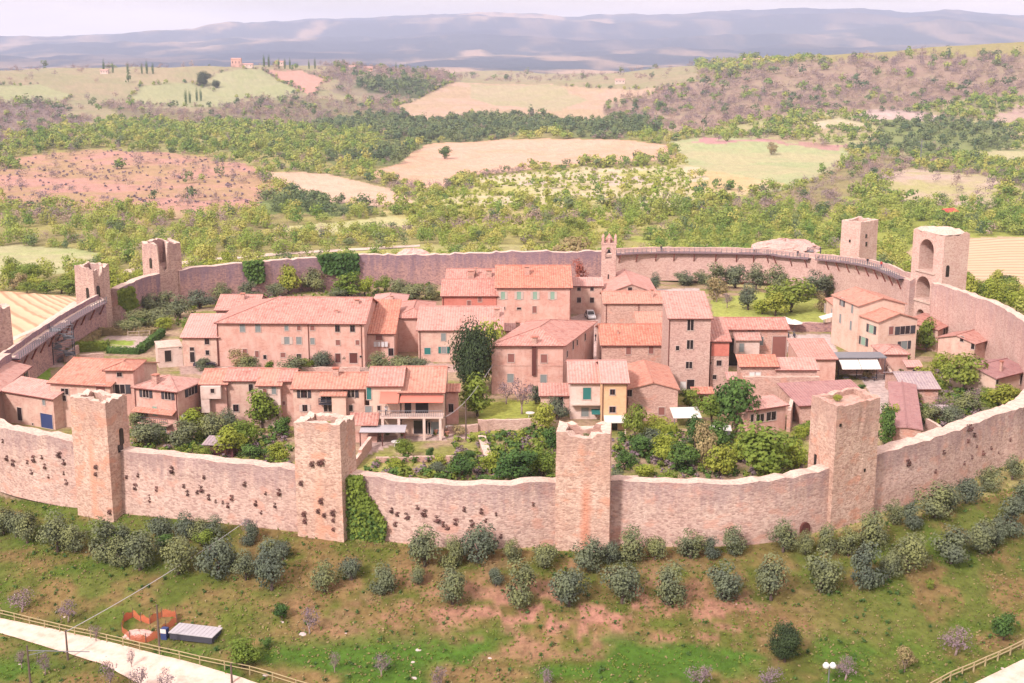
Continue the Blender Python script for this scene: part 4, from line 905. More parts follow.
def house(key, label, A, B, gA, gB=None, ridge=None, kind='gable', wall='plaster_pink', roof='roof_pink', sl=.30, depth=None, C_=None, fwin=(), swin=(), lwin=(), chim=(), over=.38, zg=0., ze=None,
          pipes=(), cat='house', name='house', up=None, base=-1.2, skew=0., gut=True, capw=.12):
    gB = gB if gB is not None else gA
    YA, YB = ymap(A[0], gA, zg), ymap(B[0], gB, zg)
    a, b = at_depth(*A, YA), at_depth(*B, YB)
    z = (a.z+b.z)/2 if ze is None else ze
    if ze is not None: a, b = P(*A, ze), P(*B, ze)
    u = Vector((b.x-a.x, b.y-a.y, 0)); w = u.length; u.normalize(); n = Vector((-u.y, u.x, 0))
    rz = math.atan2(u.y, u.x)
    if C_ is not None:
        c = P(*C_, z)-Vector((b.x, b.y, z)); d = c.dot(n)
        if skew: skew = c.dot(u)/d
    elif depth is not None: d = depth
    else:
        mid = (a+b)/2; m = (A[0]+B[0])/2; ry = ray(m, ridge); ta = -ry[2]/ry[1]
        q = (HC-z-mid.y*ta)/(sl+ta); d = q*(2 if kind in ('gable', 'hip', 'hipl', 'hipr') else 1)
    d = max(d, 1.5)
    t = empty(name, (a.x, a.y, zg), rz); M = Matrix.Translation((a.x, a.y, zg)) @ Matrix.Rotation(rz, 4, 'Z'); Mi = M.inverted()
    H = z-zg; bz = base-zg if False else base
    # walls
    wb = MB(); F = lambda *p: wb.face(p)
    hw, hd = w/2, d/2
    if kind == 'gable' or kind in ('hipl', 'hipr'):
        r = sl*hd; rl = H if kind == 'hipl' else H+r; rrr = H if kind == 'hipr' else H+r
        F((0,0,bz),(w,0,bz),(w,0,H),(0,0,H)); F((w,d,bz),(0,d,bz),(0,d,H),(w,d,H))
        F((w,0,bz),(w,d,bz),(w,d,H),(w,hd,rrr-.0),(w,0,H)); F((0,d,bz),(0,0,bz),(0,0,H),(0,hd,rl),(0,d,H))
    elif kind == 'gable_x':
        r = sl*hw; F((0,0,bz),(w,0,bz),(w,0,H),(hw,0,H+r),(0,0,H)); F((w,d,bz),(0,d,bz),(0,d,H),(hw,d,H+r),(w,d,H)); F((w,0,bz),(w,d,bz),(w,d,H),(w,0,H)); F((0,d,bz),(0,0,bz),(0,0,H),(0,d,H))
    elif kind == 'shed':
        r = sl*d; F((0,0,bz),(w,0,bz),(w,0,H),(0,0,H)); F((w,d,bz),(0,d,bz),(0,d,H+r),(w,d,H+r)); F((w,0,bz),(w,d,bz),(w,d,H+r),(w,0,H)); F((0,d,bz),(0,0,bz),(0,0,H),(0,d,H+r))
    elif kind in ('shedr', 'shedl'):  # falls to one side
        r = sl*w; hl, hr = (H+r, H) if kind == 'shedr' else (H, H+r)
        F((0,0,bz),(w,0,bz),(w,0,hr),(0,0,hl)); F((w,d,bz),(0,d,bz),(0,d,hl),(w,d,hr)); F((w,0,bz),(w,d,bz),(w,d,hr),(w,0,hr)); F((0,d,bz),(0,0,bz),(0,0,hl),(0,d,hl))
    else:
        F((0,0,bz),(w,0,bz),(w,0,H),(0,0,H)); F((w,d,bz),(0,d,bz),(0,d,H),(w,d,H)); F((w,0,bz),(w,d,bz),(w,d,H),(w,0,H)); F((0,d,bz),(0,0,bz),(0,0,H),(0,d,H))
    wb.build('wall', wall, t)
    # roof
    o = over; e = H+.03; zz = e-sl*o+.16; rb = MB(); ridges = []
    if kind == 'hip' and w < d-.5:
        rh = e+sl*hw+.16; a0, a1 = hw, d-hw; q0, q1 = (hw, a0, rh), (hw, a1, rh)
        polys = [[(-o,-o,zz),(w+o,-o,zz),q0], [(w+o,-o,zz),(w+o,d+o,zz),q1,q0], [(w+o,d+o,zz),(-o,d+o,zz),q1], [(-o,d+o,zz),(-o,-o,zz),q0,q1]]
        ups = [((1,0,0),(0,1,sl)), ((0,1,0),(-1,0,sl)), ((-1,0,0),(0,-1,sl)), ((0,-1,0),(1,0,sl))]
        ridges += [(polys[0][0], q0), (polys[0][1], q0), (polys[2][0], q1), (polys[2][1], q1), (q0, q1)]
    elif kind in ('gable', 'hip', 'hipl', 'hipr'):
        rh = e+sl*hd+.16; s = min(hd, hw*.98)
        xl = s if kind in ('hip', 'hipl') else -o; xr = w-s if kind in ('hip', 'hipr') else w+o
        if kind == 'hip' and w < d: pass
        P0 = [(-o,-o,zz),(w+o,-o,zz),(xr,hd,rh),(xl,hd,rh)]; P1 = [(w+o,d+o,zz),(-o,d+o,zz),(xl,hd,rh),(xr,hd,rh)]
        polys = [P0, P1]; ups = [((1,0,0),(0,1,sl)), ((-1,0,0),(0,-1,sl))]
        if kind in ('hip', 'hipl'): polys.append([(-o,d+o,zz),(-o,-o,zz),(xl,hd,rh)]); ups.append(((0,-1,0),(1,0,sl))); ridges += [((-o,-o,zz),(xl,hd,rh))]
        if kind in ('hip', 'hipr'): polys.append([(w+o,-o,zz),(w+o,d+o,zz),(xr,hd,rh)]); ups.append(((0,1,0),(-1,0,sl))); ridges += [((w+o,-o,zz),(xr,hd,rh))]
        ridges.append(((xl,hd,rh),(xr,hd,rh)))
    elif kind == 'gable_x':
        rh = e+sl*hw+.16; polys = [[(-o,d+o,zz),(-o,-o,zz),(hw,-o,rh),(hw,d+o,rh)], [(w+o,-o,zz),(w+o,d+o,zz),(hw,d+o,rh),(hw,-o,rh)]]; ups = [((0,-1,0),(1,0,sl)), ((0,1,0),(-1,0,sl))]
        ridges.append(((hw,-o,rh),(hw,d+o,rh)))
    elif kind == 'shed':
        rh = e+sl*(d+o)+.16; polys = [[(-o,-o,zz),(w+o,-o,zz),(w+o,d+o*.6,rh-.1),(-o,d+o*.6,rh-.1)]]; ups = [((1,0,0),(0,1,sl))]
    elif kind == 'shedr':
        rh = e+sl*(w+o)+.16; polys = [[(w+o,-o,zz),(w+o,d+o,zz),(-o,d+o,rh),(-o,-o,rh)]]; ups = [((0,1,0),(-1,0,sl))]
    elif kind == 'shedl':
        rh = e+sl*(w+o)+.16; polys = [[(-o,d+o,zz),(-o,-o,zz),(w+o,-o,rh),(w+o,d+o,rh)]]; ups = [((0,-1,0),(1,0,sl))]
    elif kind == 'flat': polys = [[(-o,-o,e+.1),(w+o,-o,e+.1),(w+o,d+o,e+.1),(-o,d+o,e+.1)]]; ups = [((1,0,0),(0,1,0))]
    slabs(rb, polys, ups)
    for p, q in ridges: rb.tube(Vector(p)+Vector((0,0,.02)), Vector(q)+Vector((0,0,.02)), capw, n=5)
    ro = rb.build('roof', roof, t)
    if gut and kind not in ('flat', 'gable_x', 'shedl', 'shedr'):
        gb = MB(); gb.tube((-o, -o-.07, zz-.10), (w+o, -o-.07, zz-.10), .085, n=6)
        for f in pipes: gb.tube((w*f, -.12, zz-.1), (w*f, -.12, .0), .07, n=5)
        gb.build('gutter', 'gutter', t)
    # windows: px on the front plane, side plane (x = w) and left plane (x = 0)
    A3 = Vector((a.x, a.y, zg)); B3 = Vector((b.x, b.y, zg))
    for wv in fwin:
        px, py, ww, wh = wv[:4]; l = Mi @ onplane(px, py, A3, n); window(t, l.x, 0, l.z, ww, wh, *(wv[4:6]))
    for wv in swin:
        px, py, ww, wh = wv[:4]; l = Mi @ onplane(px, py, B3, (u-n*skew).normalized()); window(t, l.y, w, l.z, ww, wh, *(wv[4:6] if len(wv) > 5 else (list(wv[4:5]) or ['dark'])+[None]), n=1, axis='y')
    for wv in lwin:
        px, py, ww, wh = wv[:4]; l = Mi @ onplane(px, py, A3, u); window(t, l.y, 0, l.z, ww, wh, *(wv[4:6] if len(wv) > 5 else (list(wv[4:5]) or ['dark'])+[None]), n=-1, axis='y')
    for cv in chim:   # (px,py of base on the front slope, size, height)
        px, py, s, h_ = cv; nl = (M.to_3x3() @ Vector((0, -sl, 1))) if kind not in ('flat',) else Vector((0,0,1))
        p0 = M @ Vector((0, 0, e+.16)); l = Mi @ onplane(px, py, p0, nl)
        cb = MB(); cb.box(l.x-s/2, l.x+s/2, l.y-s/2, l.y+s/2, l.z-.5, l.z+h_); co = cb.build('chimney', 'house_stone', ro)
        cb = MB(); cb.box(l.x-s/2-.12, l.x+s/2+.12, l.y-s/2-.12, l.y+s/2+.12, l.z+h_+.14, l.z+h_+.24)
        for sx in (-1, 1):
            for sy in (-1, 1): cb.box(l.x+sx*s*.4-.06, l.x+sx*s*.4+.06, l.y+sy*s*.4-.06, l.y+sy*s*.4+.06, l.z+h_, l.z+h_+.14)
        cb.build('chimney_cap', 'roof_orange', ro)
    if skew:
        for o_ in [t]+list(t.children_recursive):
            if o_.type == 'MESH':
                for v_ in o_.data.vertices: v_.co.x += skew*max(0, v_.co.y)
    tag(t, label, cat, 'houses inside the town walls' if cat == 'house' else None)
    HOUSES[key] = dict(t=t, M=M, Mi=Mi, w=w, d=d, H=H, u=u, n=n, A=A3, B=B3, z=z, roof=ro, sl=sl, e=e)
    return t
SD, ST_, SB, SG = 'shutter_dark', 'shutter_teal', 'shutter_brown', 'shutter_sage'
D = 'dark'
# --- front row, left to right
house('h1', 'diagonal tiled house at the left edge below the broken tower', (-14,401), (29,367), 430, 384, ze=5.2, depth=6.8, kind='shed', wall='plaster_pink', roof='roof_pink', fwin=[(26,377.5,1.0,1.7,D,SD),(12,386,.9,1.4,D)])
house('h2', 'low long outbuilding with a blue garage door left of the first tower', (3,391), (53,398.5), 421, 430, ridge=381, kind='shed', wall='plaster_beige', roof='roof_pale', fwin=[(47,421,2.6,2.4,'doorblue'),(44,402,.6,1.0,'grey'),(20,414,1.0,2.2,'door'),(33,424,.3,.3)])
house('h3', 'broad house with orange tiles and a small terrace behind the first tower', (50,381), (110,388), 426, 430, ridge=360, kind='gable', sl=.27, wall='plaster_beige', roof='roof_orange', fwin=[(65,391.5,1.3,1.0,D,None),(64,398,.8,.9,D),(101,391,1.6,2.2,'brown'),(78,411,1,1.4,D)])
house('h4', 'small hip-roofed turret house, tallest behind the first tower', (105,369), (133,371.5), 428, ridge=358.5, kind='hip', wall='plaster_pink', roof='roof_orange', C_=(157,361), fwin=[(119.5,374.5,.8,.7),(120,389,1.6,1.5,D,SD),(122,405,.8,1.0)])
house('h5', 'house with a hipped roof, green-grey shutters and a railed balcony', (134,387.5), (177,391.5), 429, 434, kind='hip', wall='plaster_pink', roof='roof_pink', C_=(205,380), pipes=(.02,.98),
      fwin=[(146,393.5,1.1,1.3,D,SD),(168,395.5,1.1,1.3,D,SD),(138,409,.7,.9,'grey'),(155,411,.8,1.5,'sage'),(168,412,.8,.8,'grey'),(164,427,.9,1.6,'grey')], swin=[(191,390.5,1.6,1.5,D,SD),(199,417,.9,1.4)], chim=[(156,383,.9,1.2)])
house('h6', 'narrow link house with a pale box oriel hanging from its front', (201,384), (226,384.5), 426, ridge=370, wall='plaster_pink', roof='roof_orange', fwin=[(205,421,1.6,2.2,'door'),])
house('h7', 'pink terraced house left of the big leafy tree', (226,380.5), (258,381), 425, ridge=369, wall='plaster_beige', roof='roof_pink', pipes=(.02,), fwin=[(251,388,.7,1.3),(236,408,.9,1.2)])
house('h8', 'pale rendered terraced house behind the big leafy tree', (258,385.5), (280,385.5), 428, ridge=369.5, wall='plaster_white', roof='roof_orange', fwin=[(274,390.5,.7,1.2,'grey'),(265,391,.6,.8,'brown'),(276,412,.8,1.4)])
house('h9', 'narrow recessed terraced house right of the big leafy tree', (280,381), (293,381.5), 426, ridge=370, wall='plaster_pink', roof='roof_pink', fwin=[(284,403,.4,.6,'brown')])
house('h10', 'terraced house with a black iron balcony behind the ivy tower', (293,388.5), (364,389), 432, ridge=373.5, wall='plaster_beige', roof='roof_orange',
      fwin=[(304,393.5,1.0,1.4,D,SD),(305,408,.8,1.1,D,'frame_pale'),(326,397,1.6,1.7,D),(328,408,1.3,1.2,D),(351,393.5,1.1,1.3,D,SD),(341,410,.9,2.0,'doorbrown'),(351,408,.6,1.0),(336.5,408.5,.3,.5)], chim=[(336,375,.9,1.0)])
house('h11a', 'cream house left part with tall shutters beside the veranda', (369,386), (401,386), 436, ridge=368, wall='plaster_cream', roof='roof_pink', fwin=[(367.5+1.5,393.5,.7,1.9,'teal'),(368.5,411,1.0,1.6,'grey'),(379,408,.5,.8)])
house('h11', 'cream house with a two-storey veranda and ribbed tile roof', (400,392.5), (443,392.5), 436, ridge=367.5, kind='gable', sl=.27, wall='plaster_cream', roof='roof_orange', fwin=[(408,408,1.0,2.2,'door'),(422,407,2.0,2.2,'door'),(422,427,2.6,2.2,'door'),(434,428,1.8,2.0,'grey')])
house('h13', 'small lean-to with an orange roof beside the dark tree', (446,392), (458,391), 424, ridge=385, kind='shed', wall='plaster_pink', roof='roof_orange', fwin=[(451,408,.8,1.4)])
# --- second row
house('h14', 'long three-storey stone palazzo with a hipped left end', (217,322), (364,324.5), 366, 367, ridge=298, kind='hipl', wall='plaster_pink', roof='roof_pink', pipes=(.0,.98,.62), over=.45,
      fwin=[(242.5,327.5,1.0,1.7,'grey'),(258,327.5,1.0,1.7,'grey'),(286.5,328,.7,1.0,'grey'),(299,328,.7,.9,'brown'),(312.5,328,.8,.9,'brown'),(337.5,328.5,.9,1.3),(352.5,328.5,.9,1.3),
            (287,340.5,1.0,1.4,'grey','frame_pale'),(299,340.5,1.0,1.4,'grey'),(312.5,341,.8,1.2,'grey'),(338,342.5,.8,1.0,'brown'),(357.5,342.5,.7,.9,'brown'),(245,352,.8,1.2,'brown'),(257,354,.7,1.2,'brown'),(265,357,.6,.8),(299,357,.8,1.2),(283,355,.9,.9,'brown'),(338,358,1.0,1.8,'doorbrown'),(353.5,358,1.5,2.0,'doorbrown'),(361,356.5,.5,.4)], chim=[(357,303,.8,.5),(337,313,.4,.4)])
house('h15', 'lower stone annex at the left end of the long palazzo', (182,337), (218,338), 366, ridge=314.5, kind='shed', wall='plaster_beige', roof='roof_pale', pipes=(.97,), fwin=[(207,341,.9,1.3),(207.5,352.5,.7,.9),(192,349,.8,.7),(192.5,357,.9,2.0,'door')])
house('h15b', 'small white outbuilding with a sloping top left of the palazzo annex', (158,352), (182,343), 368, 366, depth=6, kind='flat', ze=None, over=.1, wall='plaster_white', roof='cap_stone', fwin=[(168,356,1.2,2.2,'door'),(180,347,.4,.4)], gut=False)
house('h16', 'small house peeping out behind the hipped end of the palazzo', (216,310), (256,310.5), 350, ridge=295.5, wall='house_stone', roof='roof_pink', chim=[(243,299,.8,1.0)])
house('h17', 'annex with laundry hung below its window, right of the palazzo', (367,333.5), (394,334), 362, 362, kind='shed', wall='plaster_pink', roof='roof_orange', C_=(410,318), sl=.25, fwin=[(379,337.5,1.3,1.0,'brown'),(391,352,1,1.5)], swin=[(402,348,1.4,2.6)])
house('h18', 'house with a pale hipped roof behind the laundry annex', (394,318), (430,318), 352, ridge=299, kind='hip', wall='plaster_pink', roof='roof_pink', fwin=[(425,322,.9,1.4)])
house('h18b', 'small pyramid-roofed building behind the right end of the palazzo', (372,304), (404,305), 334, ridge=293, kind='hip', wall='house_stone', roof='roof_pale', chim=[(392,299,.6,.5)])
house('h19', 'house with teal shutters behind the big dark tree', (418,329.5), (502,331), 362, ridge=307, wall='plaster_beige', roof='roof_pink', sl=.28, pipes=(.02,), fwin=[(443.5,337,.9,1.5,'grey'),(427.5,351,1.2,1.3,'teal'),(444,350,1.0,1.3,'grey','shutter_teal'),(470,337,.9,1.3,'grey')], chim=[(508-11,316,1.0,1.3)])
house('h20', 'wide low-roofed house behind the teal-shuttered house', (442,295.5), (497,296.5), 326, ridge=280, wall='plaster_red', roof='roof_pink', fwin=[(480,299.5,.8,1.0,'brown'),(469,303,.8,1.1,'brown')], pipes=(.02,))
house('h20b', 'rear roof with two brick chimneys left of the tall town house', (447,278), (498,279), 308, ridge=269.5, wall='plaster_red', roof='roof_pink', chim=[(471,277,1.4,1.3),(476,275,.6,1.6),(489,276,1.2,1.2)])
house('h21', 'tall town house with four pale green shuttered windows', (496.5,287), (571,288.5), 326, ridge=266, wall='plaster_pink', roof='roof_orange', pipes=(.99,), over=.4,
      fwin=[(503,295.5,.9,1.7,'sage','frame_pale'),(519,295.5,.9,1.7,'sage','frame_pale'),(535,295.5,.9,1.7,'sage','frame_pale'),(552.5,295.5,.9,1.7,'sage','frame_pale'),(503,308,.9,.5),(519,308.5,.9,.5),(534.5,309.5,.9,1.5,'brown')], chim=[(527,274,1.1,1.5)])
house('h22', 'two-storey house left of the bell tower above the parked white car', (571,286), (602,286), 314, ridge=278, kind='shed', wall='plaster_beige', roof='roof_pale', fwin=[(579,289,.8,.8),(592,289,.8,.8),(579,300,.9,1.2),(592,300,.9,1.2)])
house('h23', 'big square hip-roofed house with a brown flue down its front', (491.5,345), (563,345.5), 394, kind='hip', wall='plaster_pink', roof='roof_pink', C_=(594,322.5), skew=1., sl=.27, over=.5, pipes=(),
      fwin=[(511,358,1.1,1.5,'brown'),(544,358.5,1.1,1.5,'brown'),(510.5,378,1.1,1.5,'grey'),(543.5,379,1.1,1.6,'grey')], swin=[(567,354,.7,1.1),(573,345,.8,1.6),(577,342.5,.7,1.0),(585,337,.8,1.3)], chim=[(534,343,.8,.9)])
# --- church
house('church', 'stone church with a broad pale gabled roof beside its bell tower', (606,293.5), (657,293.5), 318, kind='gable_x', depth=19, sl=.36, wall='house_stone', roof='roof_pale', fwin=[(630,289,.9,.8)], cat='church', name='church', over=.3)
house('h25', 'stone house front with a downpipe just below the church', (604.5,303), (667,304), 334, ridge=292, wall='house_stone', roof='roof_orange', pipes=(.03,.55), fwin=[(616,330,.7,.8,'brown')], sl=.28, chim=[(652,297,.5,1.4)])
house('h26', 'small bright orange roofed block stepping below the church', (638.5,325.5), (667,325.5), 352, ridge=312.5, kind='shed', wall='house_stone', roof='roof_orange', fwin=[(655,329,1.2,.4,'grey')])
house('h27', 'wide low house with two brown shuttered windows in the middle', (602,345), (669,345.5), 376, ridge=325, kind='gable', sl=.28, wall='house_stone', roof='roof_orange', fwin=[(628.5,350.5,.9,1.5,'brown'),(651,350,.9,1.4,'brown')], chim=[(618,334,.3,.5)])
house('h28', 'tall slender tower house with a plain shed roof', (669.5,318.5), (711,318.5), 394, ridge=292, kind='shed', wall='pale_stone', roof='roof_pink', sl=.25, pipes=(.0,), fwin=[(690.5,325,1.1,1.9,D),(690,344.5,1.1,1.6,D),(677.5,348,.6,.8),(689,365,1.1,1.2,D),(690.5,384.5,1.3,1.8,'door'),(683,386,1.0,1.6,'white')])
house('h29', 'narrow house with a red plaster band right of the tower house', (711,341), (729.5,341.5), 392, ridge=318, kind='shed', wall='pale_stone', roof='roof_pink', sl=.28, pipes=(.0,), fwin=[(719,363,.9,1.0),(714.5,377,.7,.8),(710.5,363,.3,.4)])
house('h30', 'stone house with a bricked arch beside the dark passage', (718,328), (788,331), 366, 366, ridge=318.5, wall='house_stone', roof='roof_pink', sl=.27, fwin=[(733,352,1.8,5.4,'door'),(760.5,341,1.0,1.6,'grey'),(779,347,2.6,4.2,'brown'),(751,330.5,1.4,.4)])
house('h31', 'small lean-to with fresh orange tiles below the dark passage', (741,366), (777,367), 404, ridge=355.5, kind='shed', wall='house_stone', roof='roof_orange', fwin=[(752,374,.9,.7,'white'),(758,374,.9,.7,'white'),(733+34,386,.3,.3)])
house('h31b', 'stone lean-to range right of the fresh orange tiles', (777,369.5), (817,370), 404, ridge=358.5, kind='shed', wall='pale_stone', roof='roof_pale', fwin=[(800,378,.3,.3)])
house('h33', 'restaurant with a wide pink roof in front of the square', (801,359), (836,360), 384, ridge=339, kind='shed', wall='plaster_pink', roof='roof_pink', sl=.12, depth=None)
house('h34b', 'pale house right part with a gabled front and dark shutters', (879,322), (917.5,319), 372, 365, ze=8., kind='gable_x', wall='plaster_cream', roof='roof_orange', depth=7, sl=.3, fwin=[(905,330,2.2,1.6,D,SD),(904,345,1.4,1.6,'grey',SD),(891,330.5,1.0,1.6,'brown')], lwin=[(871.5,329,1.5,1.6,'sage',SD),(863.5,341,1.5,1.6,'sage',SD)])
house('h34a', 'tall gabled pale house rising behind the dark-shuttered gable', (859,306), (905,304), 356, 349, ze=10., kind='gable_x', wall='plaster_cream', roof='roof_orange', depth=11.4, sl=.27, lwin=[(842.5,302,1.0,1.6,'grey',SD),(852.5,308.5,.8,1.8,'grey'),(840.5,318.5,.8,1.8,'grey'),(851,325.5,.8,1.8,'grey')])
house('h34c', 'low wing with awning at the left end of the pale house', (839,309), (852,309), 344, ze=5.5, kind='shedl', wall='plaster_cream', roof='roof_orange', depth=11, sl=.2, lwin=[(825,308,.8,1.8,'grey'),(832,313,.8,1.8,'grey'),(824,324,.8,1.8,'grey'),(829,325,.8,1.2)])
house('h34p', 'little tiled porch room at the foot of the shuttered gable', (883,354), (908,354.5), 374, ridge=345, kind='hip', wall='plaster_pink', roof='roof_pink', sl=.3)
house('h35', 'low pink-roofed outbuilding just right of the pale gabled house', (938,330), (957,322), 352, 342, ze=4.5, depth=7, kind='shed', sl=.12, wall='plaster_beige', roof='roof_pink', fwin=[(944,331,1.0,1.4)])
house('h36', 'small tiled cottage set against the tall curving wall', (975,344), (991,339), 364, 358, ze=5., kind='gable', depth=7.5, sl=.26, wall='plaster_beige', roof='roof_pink', lwin=[(962,339,.7,1.0),(973,346,.7,1.2)])
house('h37', 'grey-roofed garden house with a small square window', (904,389), (938.5,389), 404, ridge=373, kind='gable', sl=.25, wall='house_stone', roof='roof_grey', fwin=[(915,393,.7,.8,'brown')])
house('h38', 'pink-roofed cottage cut off by the right edge of the photo', (996,378.5), (1028,370.5), 396, 390, ze=3.5, kind='gable', depth=9, sl=.25, wall='plaster_cream', roof='roof_old', fwin=[(1021,379.5,.8,1.6),(997,381,.7,1.2)], chim=[(1001,371,.4,1.6)])
# --- long garden range behind the rightmost tower
house('h39', 'long low tiled range sloping down towards the front wall', (893,428), (921,430), 448, 444, ze=3., depth=28, kind='gable_x', sl=.10, wall='house_stone', roof='roof_old', over=.3)
house('h40', 'broad weathered roof hidden behind the rightmost front tower', (800,406), (872,402), 424, 420, ridge=382, kind='shed', sl=.15, wall='house_stone', roof='roof_old', chim=[(848,398,.9,1.0)])
house('h41', 'open-sided barn with three dark openings beside the cypress', (748,412), (786,404), 436, 430, ridge=398, kind='shed', sl=.18, wall='plaster_pink', roof='roof_pale', fwin=[(760,418,1.5,1.3),(771,416,1.9,1.4),(752,418,.6,1.2)])
# --- middle front
house('h42', 'house with a white upper loggia and a green door', (570.5,383), (603,383), 419, ridge=361.5, wall='plaster_white', roof='roof_pale', sl=.28, fwin=[(587,393.5,1.3,2.0,'doorteal'),(585,412,1.2,1.5,'grey')])
house('h43', 'narrow ochre house with two square windows and a white porch', (603,383), (627.5,383), 430, ridge=361.5, wall='plaster_ochre', roof='roof_pale', sl=.28, pipes=(.0,.98), fwin=[(612.5,392,.8,.9,D),(612.5,409.5,1.0,1.0,D),(613,426,1.4,1.6,'door')])
house('h44', 'stone house with a low gabled front beside the ochre house', (628.5,389), (678,390), 422, kind='gable_x', depth=15, sl=.27, wall='house_stone', roof='roof_orange', over=.3, fwin=[(629.5,393,.8,1.1),(640,408,.8,.9),(661.5,411,1.0,1.3,'brown')])
house('h45', 'low shed with a dark doorway left of the white loggia', (541,398.5), (570,393), 413, ridge=384, kind='shed', sl=.2, wall='plaster_beige', roof='roof_pink', fwin=[(560.5,401,.9,2.2,'door')])
# --- small infill roofs
house('i1', 'tiny tiled lean-to in the gap beside the red-banded house', (729,379), (742,380), 396, ridge=373, kind='shed', wall='pale_stone', roof='roof_pale', fwin=[(735,386,.6,.8)])
house('i2', 'low roof with a skylight squeezed behind the church front', (636,287), (664,288), 306, ridge=282, kind='shed', wall='house_stone', roof='roof_pale', sl=.2) if False else None
house('i3', 'small stone annex with a brown door below the slender tower house', (694,393), (712,394), 406, ridge=388, kind='shed', wall='house_stone', roof='roof_orange', sl=.25, fwin=[(702,400,.8,1.6,'doorbrown')])
house('i4', 'low tiled store between the terrace wall and the fresh orange tiles', (790,386), (818,388), 402, ridge=380, kind='shed', wall='house_stone', roof='roof_old', sl=.22, fwin=[(801,394,.8,1.2)])
house('i5', 'small tiled outhouse on the lane right of the little porch room', (908,366), (921,368), 378, ridge=361, kind='shed', wall='plaster_beige', roof='roof_pale', sl=.25, fwin=[(914,372,.6,.9)])
house('i6', 'narrow pale-roofed annex behind the flue house and the town house', (505,331), (545,331), 345, ridge=324, kind='shed', wall='plaster_beige', roof='roof_pale', sl=.2, chim=[(518,328,.8,1.0)])
house('i7', 'small roofed stall left of the two white awnings', (818,368), (832,369), 380, ridge=363, kind='shed', wall='plaster_beige', roof='roof_pink', sl=.2)
house('i8', 'low stone shed with a grey roof among the right garden shrubs', (934,412), (950,410), 420, ridge=406, kind='shed', wall='house_stone', roof='roof_grey', sl=.2)
def opn(key, px, py): h = HOUSES[key]; return h['Mi'] @ onplane(px, py, h['A'], h['n'])
def hb_(key, name, mat, x0, x1, y0, y1, z0, z1):
    mb = MB(); mb.box(x0, x1, y0, y1, z0, z1); return mb.build(name, mat, HOUSES[key]['t'])
def awn(key, name, mat, x0, x1, z, out, drop, thick=.08):
    mb = MB(); p = [(x0, -.03, z), (x1, -.03, z), (x1, -out, z-drop), (x0, -out, z-drop)]; slabs(mb, [[p[3], p[2], p[1], p[0]]], [((1, 0, 0), (0, out, drop))], thick); return mb.build(name, mat, HOUSES[key]['t'])
# h5 balcony and mid roof
a, b = opn('h5', 134, 406), opn('h5', 176, 406); awn('h5', 'canopy', 'roof_orange', 0, b.x, a.z, 1.2, .45, .12)
z = opn('h5', 150, 421).z; hb_('h5', 'balcony_slab', 'plaster_pink', 1.2, HOUSES['h5']['w']*.85, -1.3, -.02, z-.15, z)
mb = MB(); 
for k in range(16): x = 1.2+k*(HOUSES['h5']['w']*.85-1.2)/15; mb.tube((x, -1.25, z), (x, -1.25, z+.95), .03, n=4)
mb.tube((1.2, -1.25, z+.95), (HOUSES['h5']['w']*.85, -1.25, z+.95), .04, n=4); mb.build('balcony_railing', 'metal_dark', HOUSES['h5']['t'])
h = HOUSES['h5']; l = h['Mi'] @ onplane(182, 417, h['B'], h['u']); mb = MB(); mb.lathe([(.05, 0), (.35, .08), (.5, .2)], (0, 0, 0), 12); ds = mb.build('satellite_dish', 'white_paint', h['t']); ds.location = (h['w']+.3, l.y, l.z); ds.rotation_euler = (R(80), 0, R(40))
# h6 oriel
a, b = opn('h6', 201, 386), opn('h6', 223, 397); c0 = opn('h6', 201, 411)
hb_('h6', 'oriel_box', 'plaster_white', .1, b.x-.1, -1.1, -.02, b.z, a.z+.2); hb_('h6', 'side_wall', 'plaster_white', .1, b.x*.42, -1.0, -.02, c0.z, b.z-.01); window(HOUSES['h6']['t'], opn('h6', 214, 388).x, -1.1, opn('h6', 214, 389).z, .6, .7, 'dark')
# h10 balcony, small front volume
a, b = opn('h10', 319.5, 400), opn('h10', 332, 402.5); hb_('h10', 'balcony_slab', 'metal_dark', a.x, b.x, -1.0, -.02, b.z-.12, b.z); mb = MB()
for k in range(12): mb.tube((a.x+(b.x-a.x)*k/11, -.98, b.z), (a.x+(b.x-a.x)*k/11, -.98, b.z+.95), .04, n=4)
mb.tube((a.x, -.98, b.z+.95), (b.x, -.98, b.z+.95), .05, n=4); mb.tube((a.x, -.98, b.z+.5), (b.x, -.98, b.z+.5), .07, n=4); mb.build('balcony_railing', 'metal_dark', HOUSES['h10']['t'])
a, b = opn('h10', 332.5, 391.5), opn('h10', 346.5, 391.5); hb_('h10', 'stair_bay', 'plaster_cream', a.x, b.x, -1.2, -.02, -.5, a.z-.3); awn('h10', 'bay_roof', 'roof_orange', a.x-1.9, b.x+.2, a.z+.1, 1.6, .35, .12)
# h11 veranda
H_ = HOUSES['h11']; zb = opn('h11', 420, 413).z; zt = opn('h11', 420, 397).z; x0 = opn('h11', 381, 410).x; x1 = H_['w']
awn('h11', 'upper_awning', 'awning_pink', .1, x1+.1, zt+.3, 2.2, .55); awn('h11', 'side_awning', 'awning_pink', x0, -.1, zt+.9, 2.4, 1.2)
hb_('h11', 'veranda_floor', 'plaster_white', x0, x1+.1, -2.3, -.02, zb-.25, zb); mb = MB()
for k in range(36): x = x0+k*(x1-x0)/35; mb.tube((x, -2.22, zb), (x, -2.22, zb+.95), .025, n=4)
mb.tube((x0, -2.22, zb+.97), (x1, -2.22, zb+.97), .05, n=4); mb.build('balcony_railing', 'metal_grey', H_['t'])
for px in (384, 400, 425, 441): x = opn('h11', px, 420).x; hb_('h11', 'pillar', 'plaster_white', x-.2, x+.2, -2.28, -1.9, -.5, zb-.26)
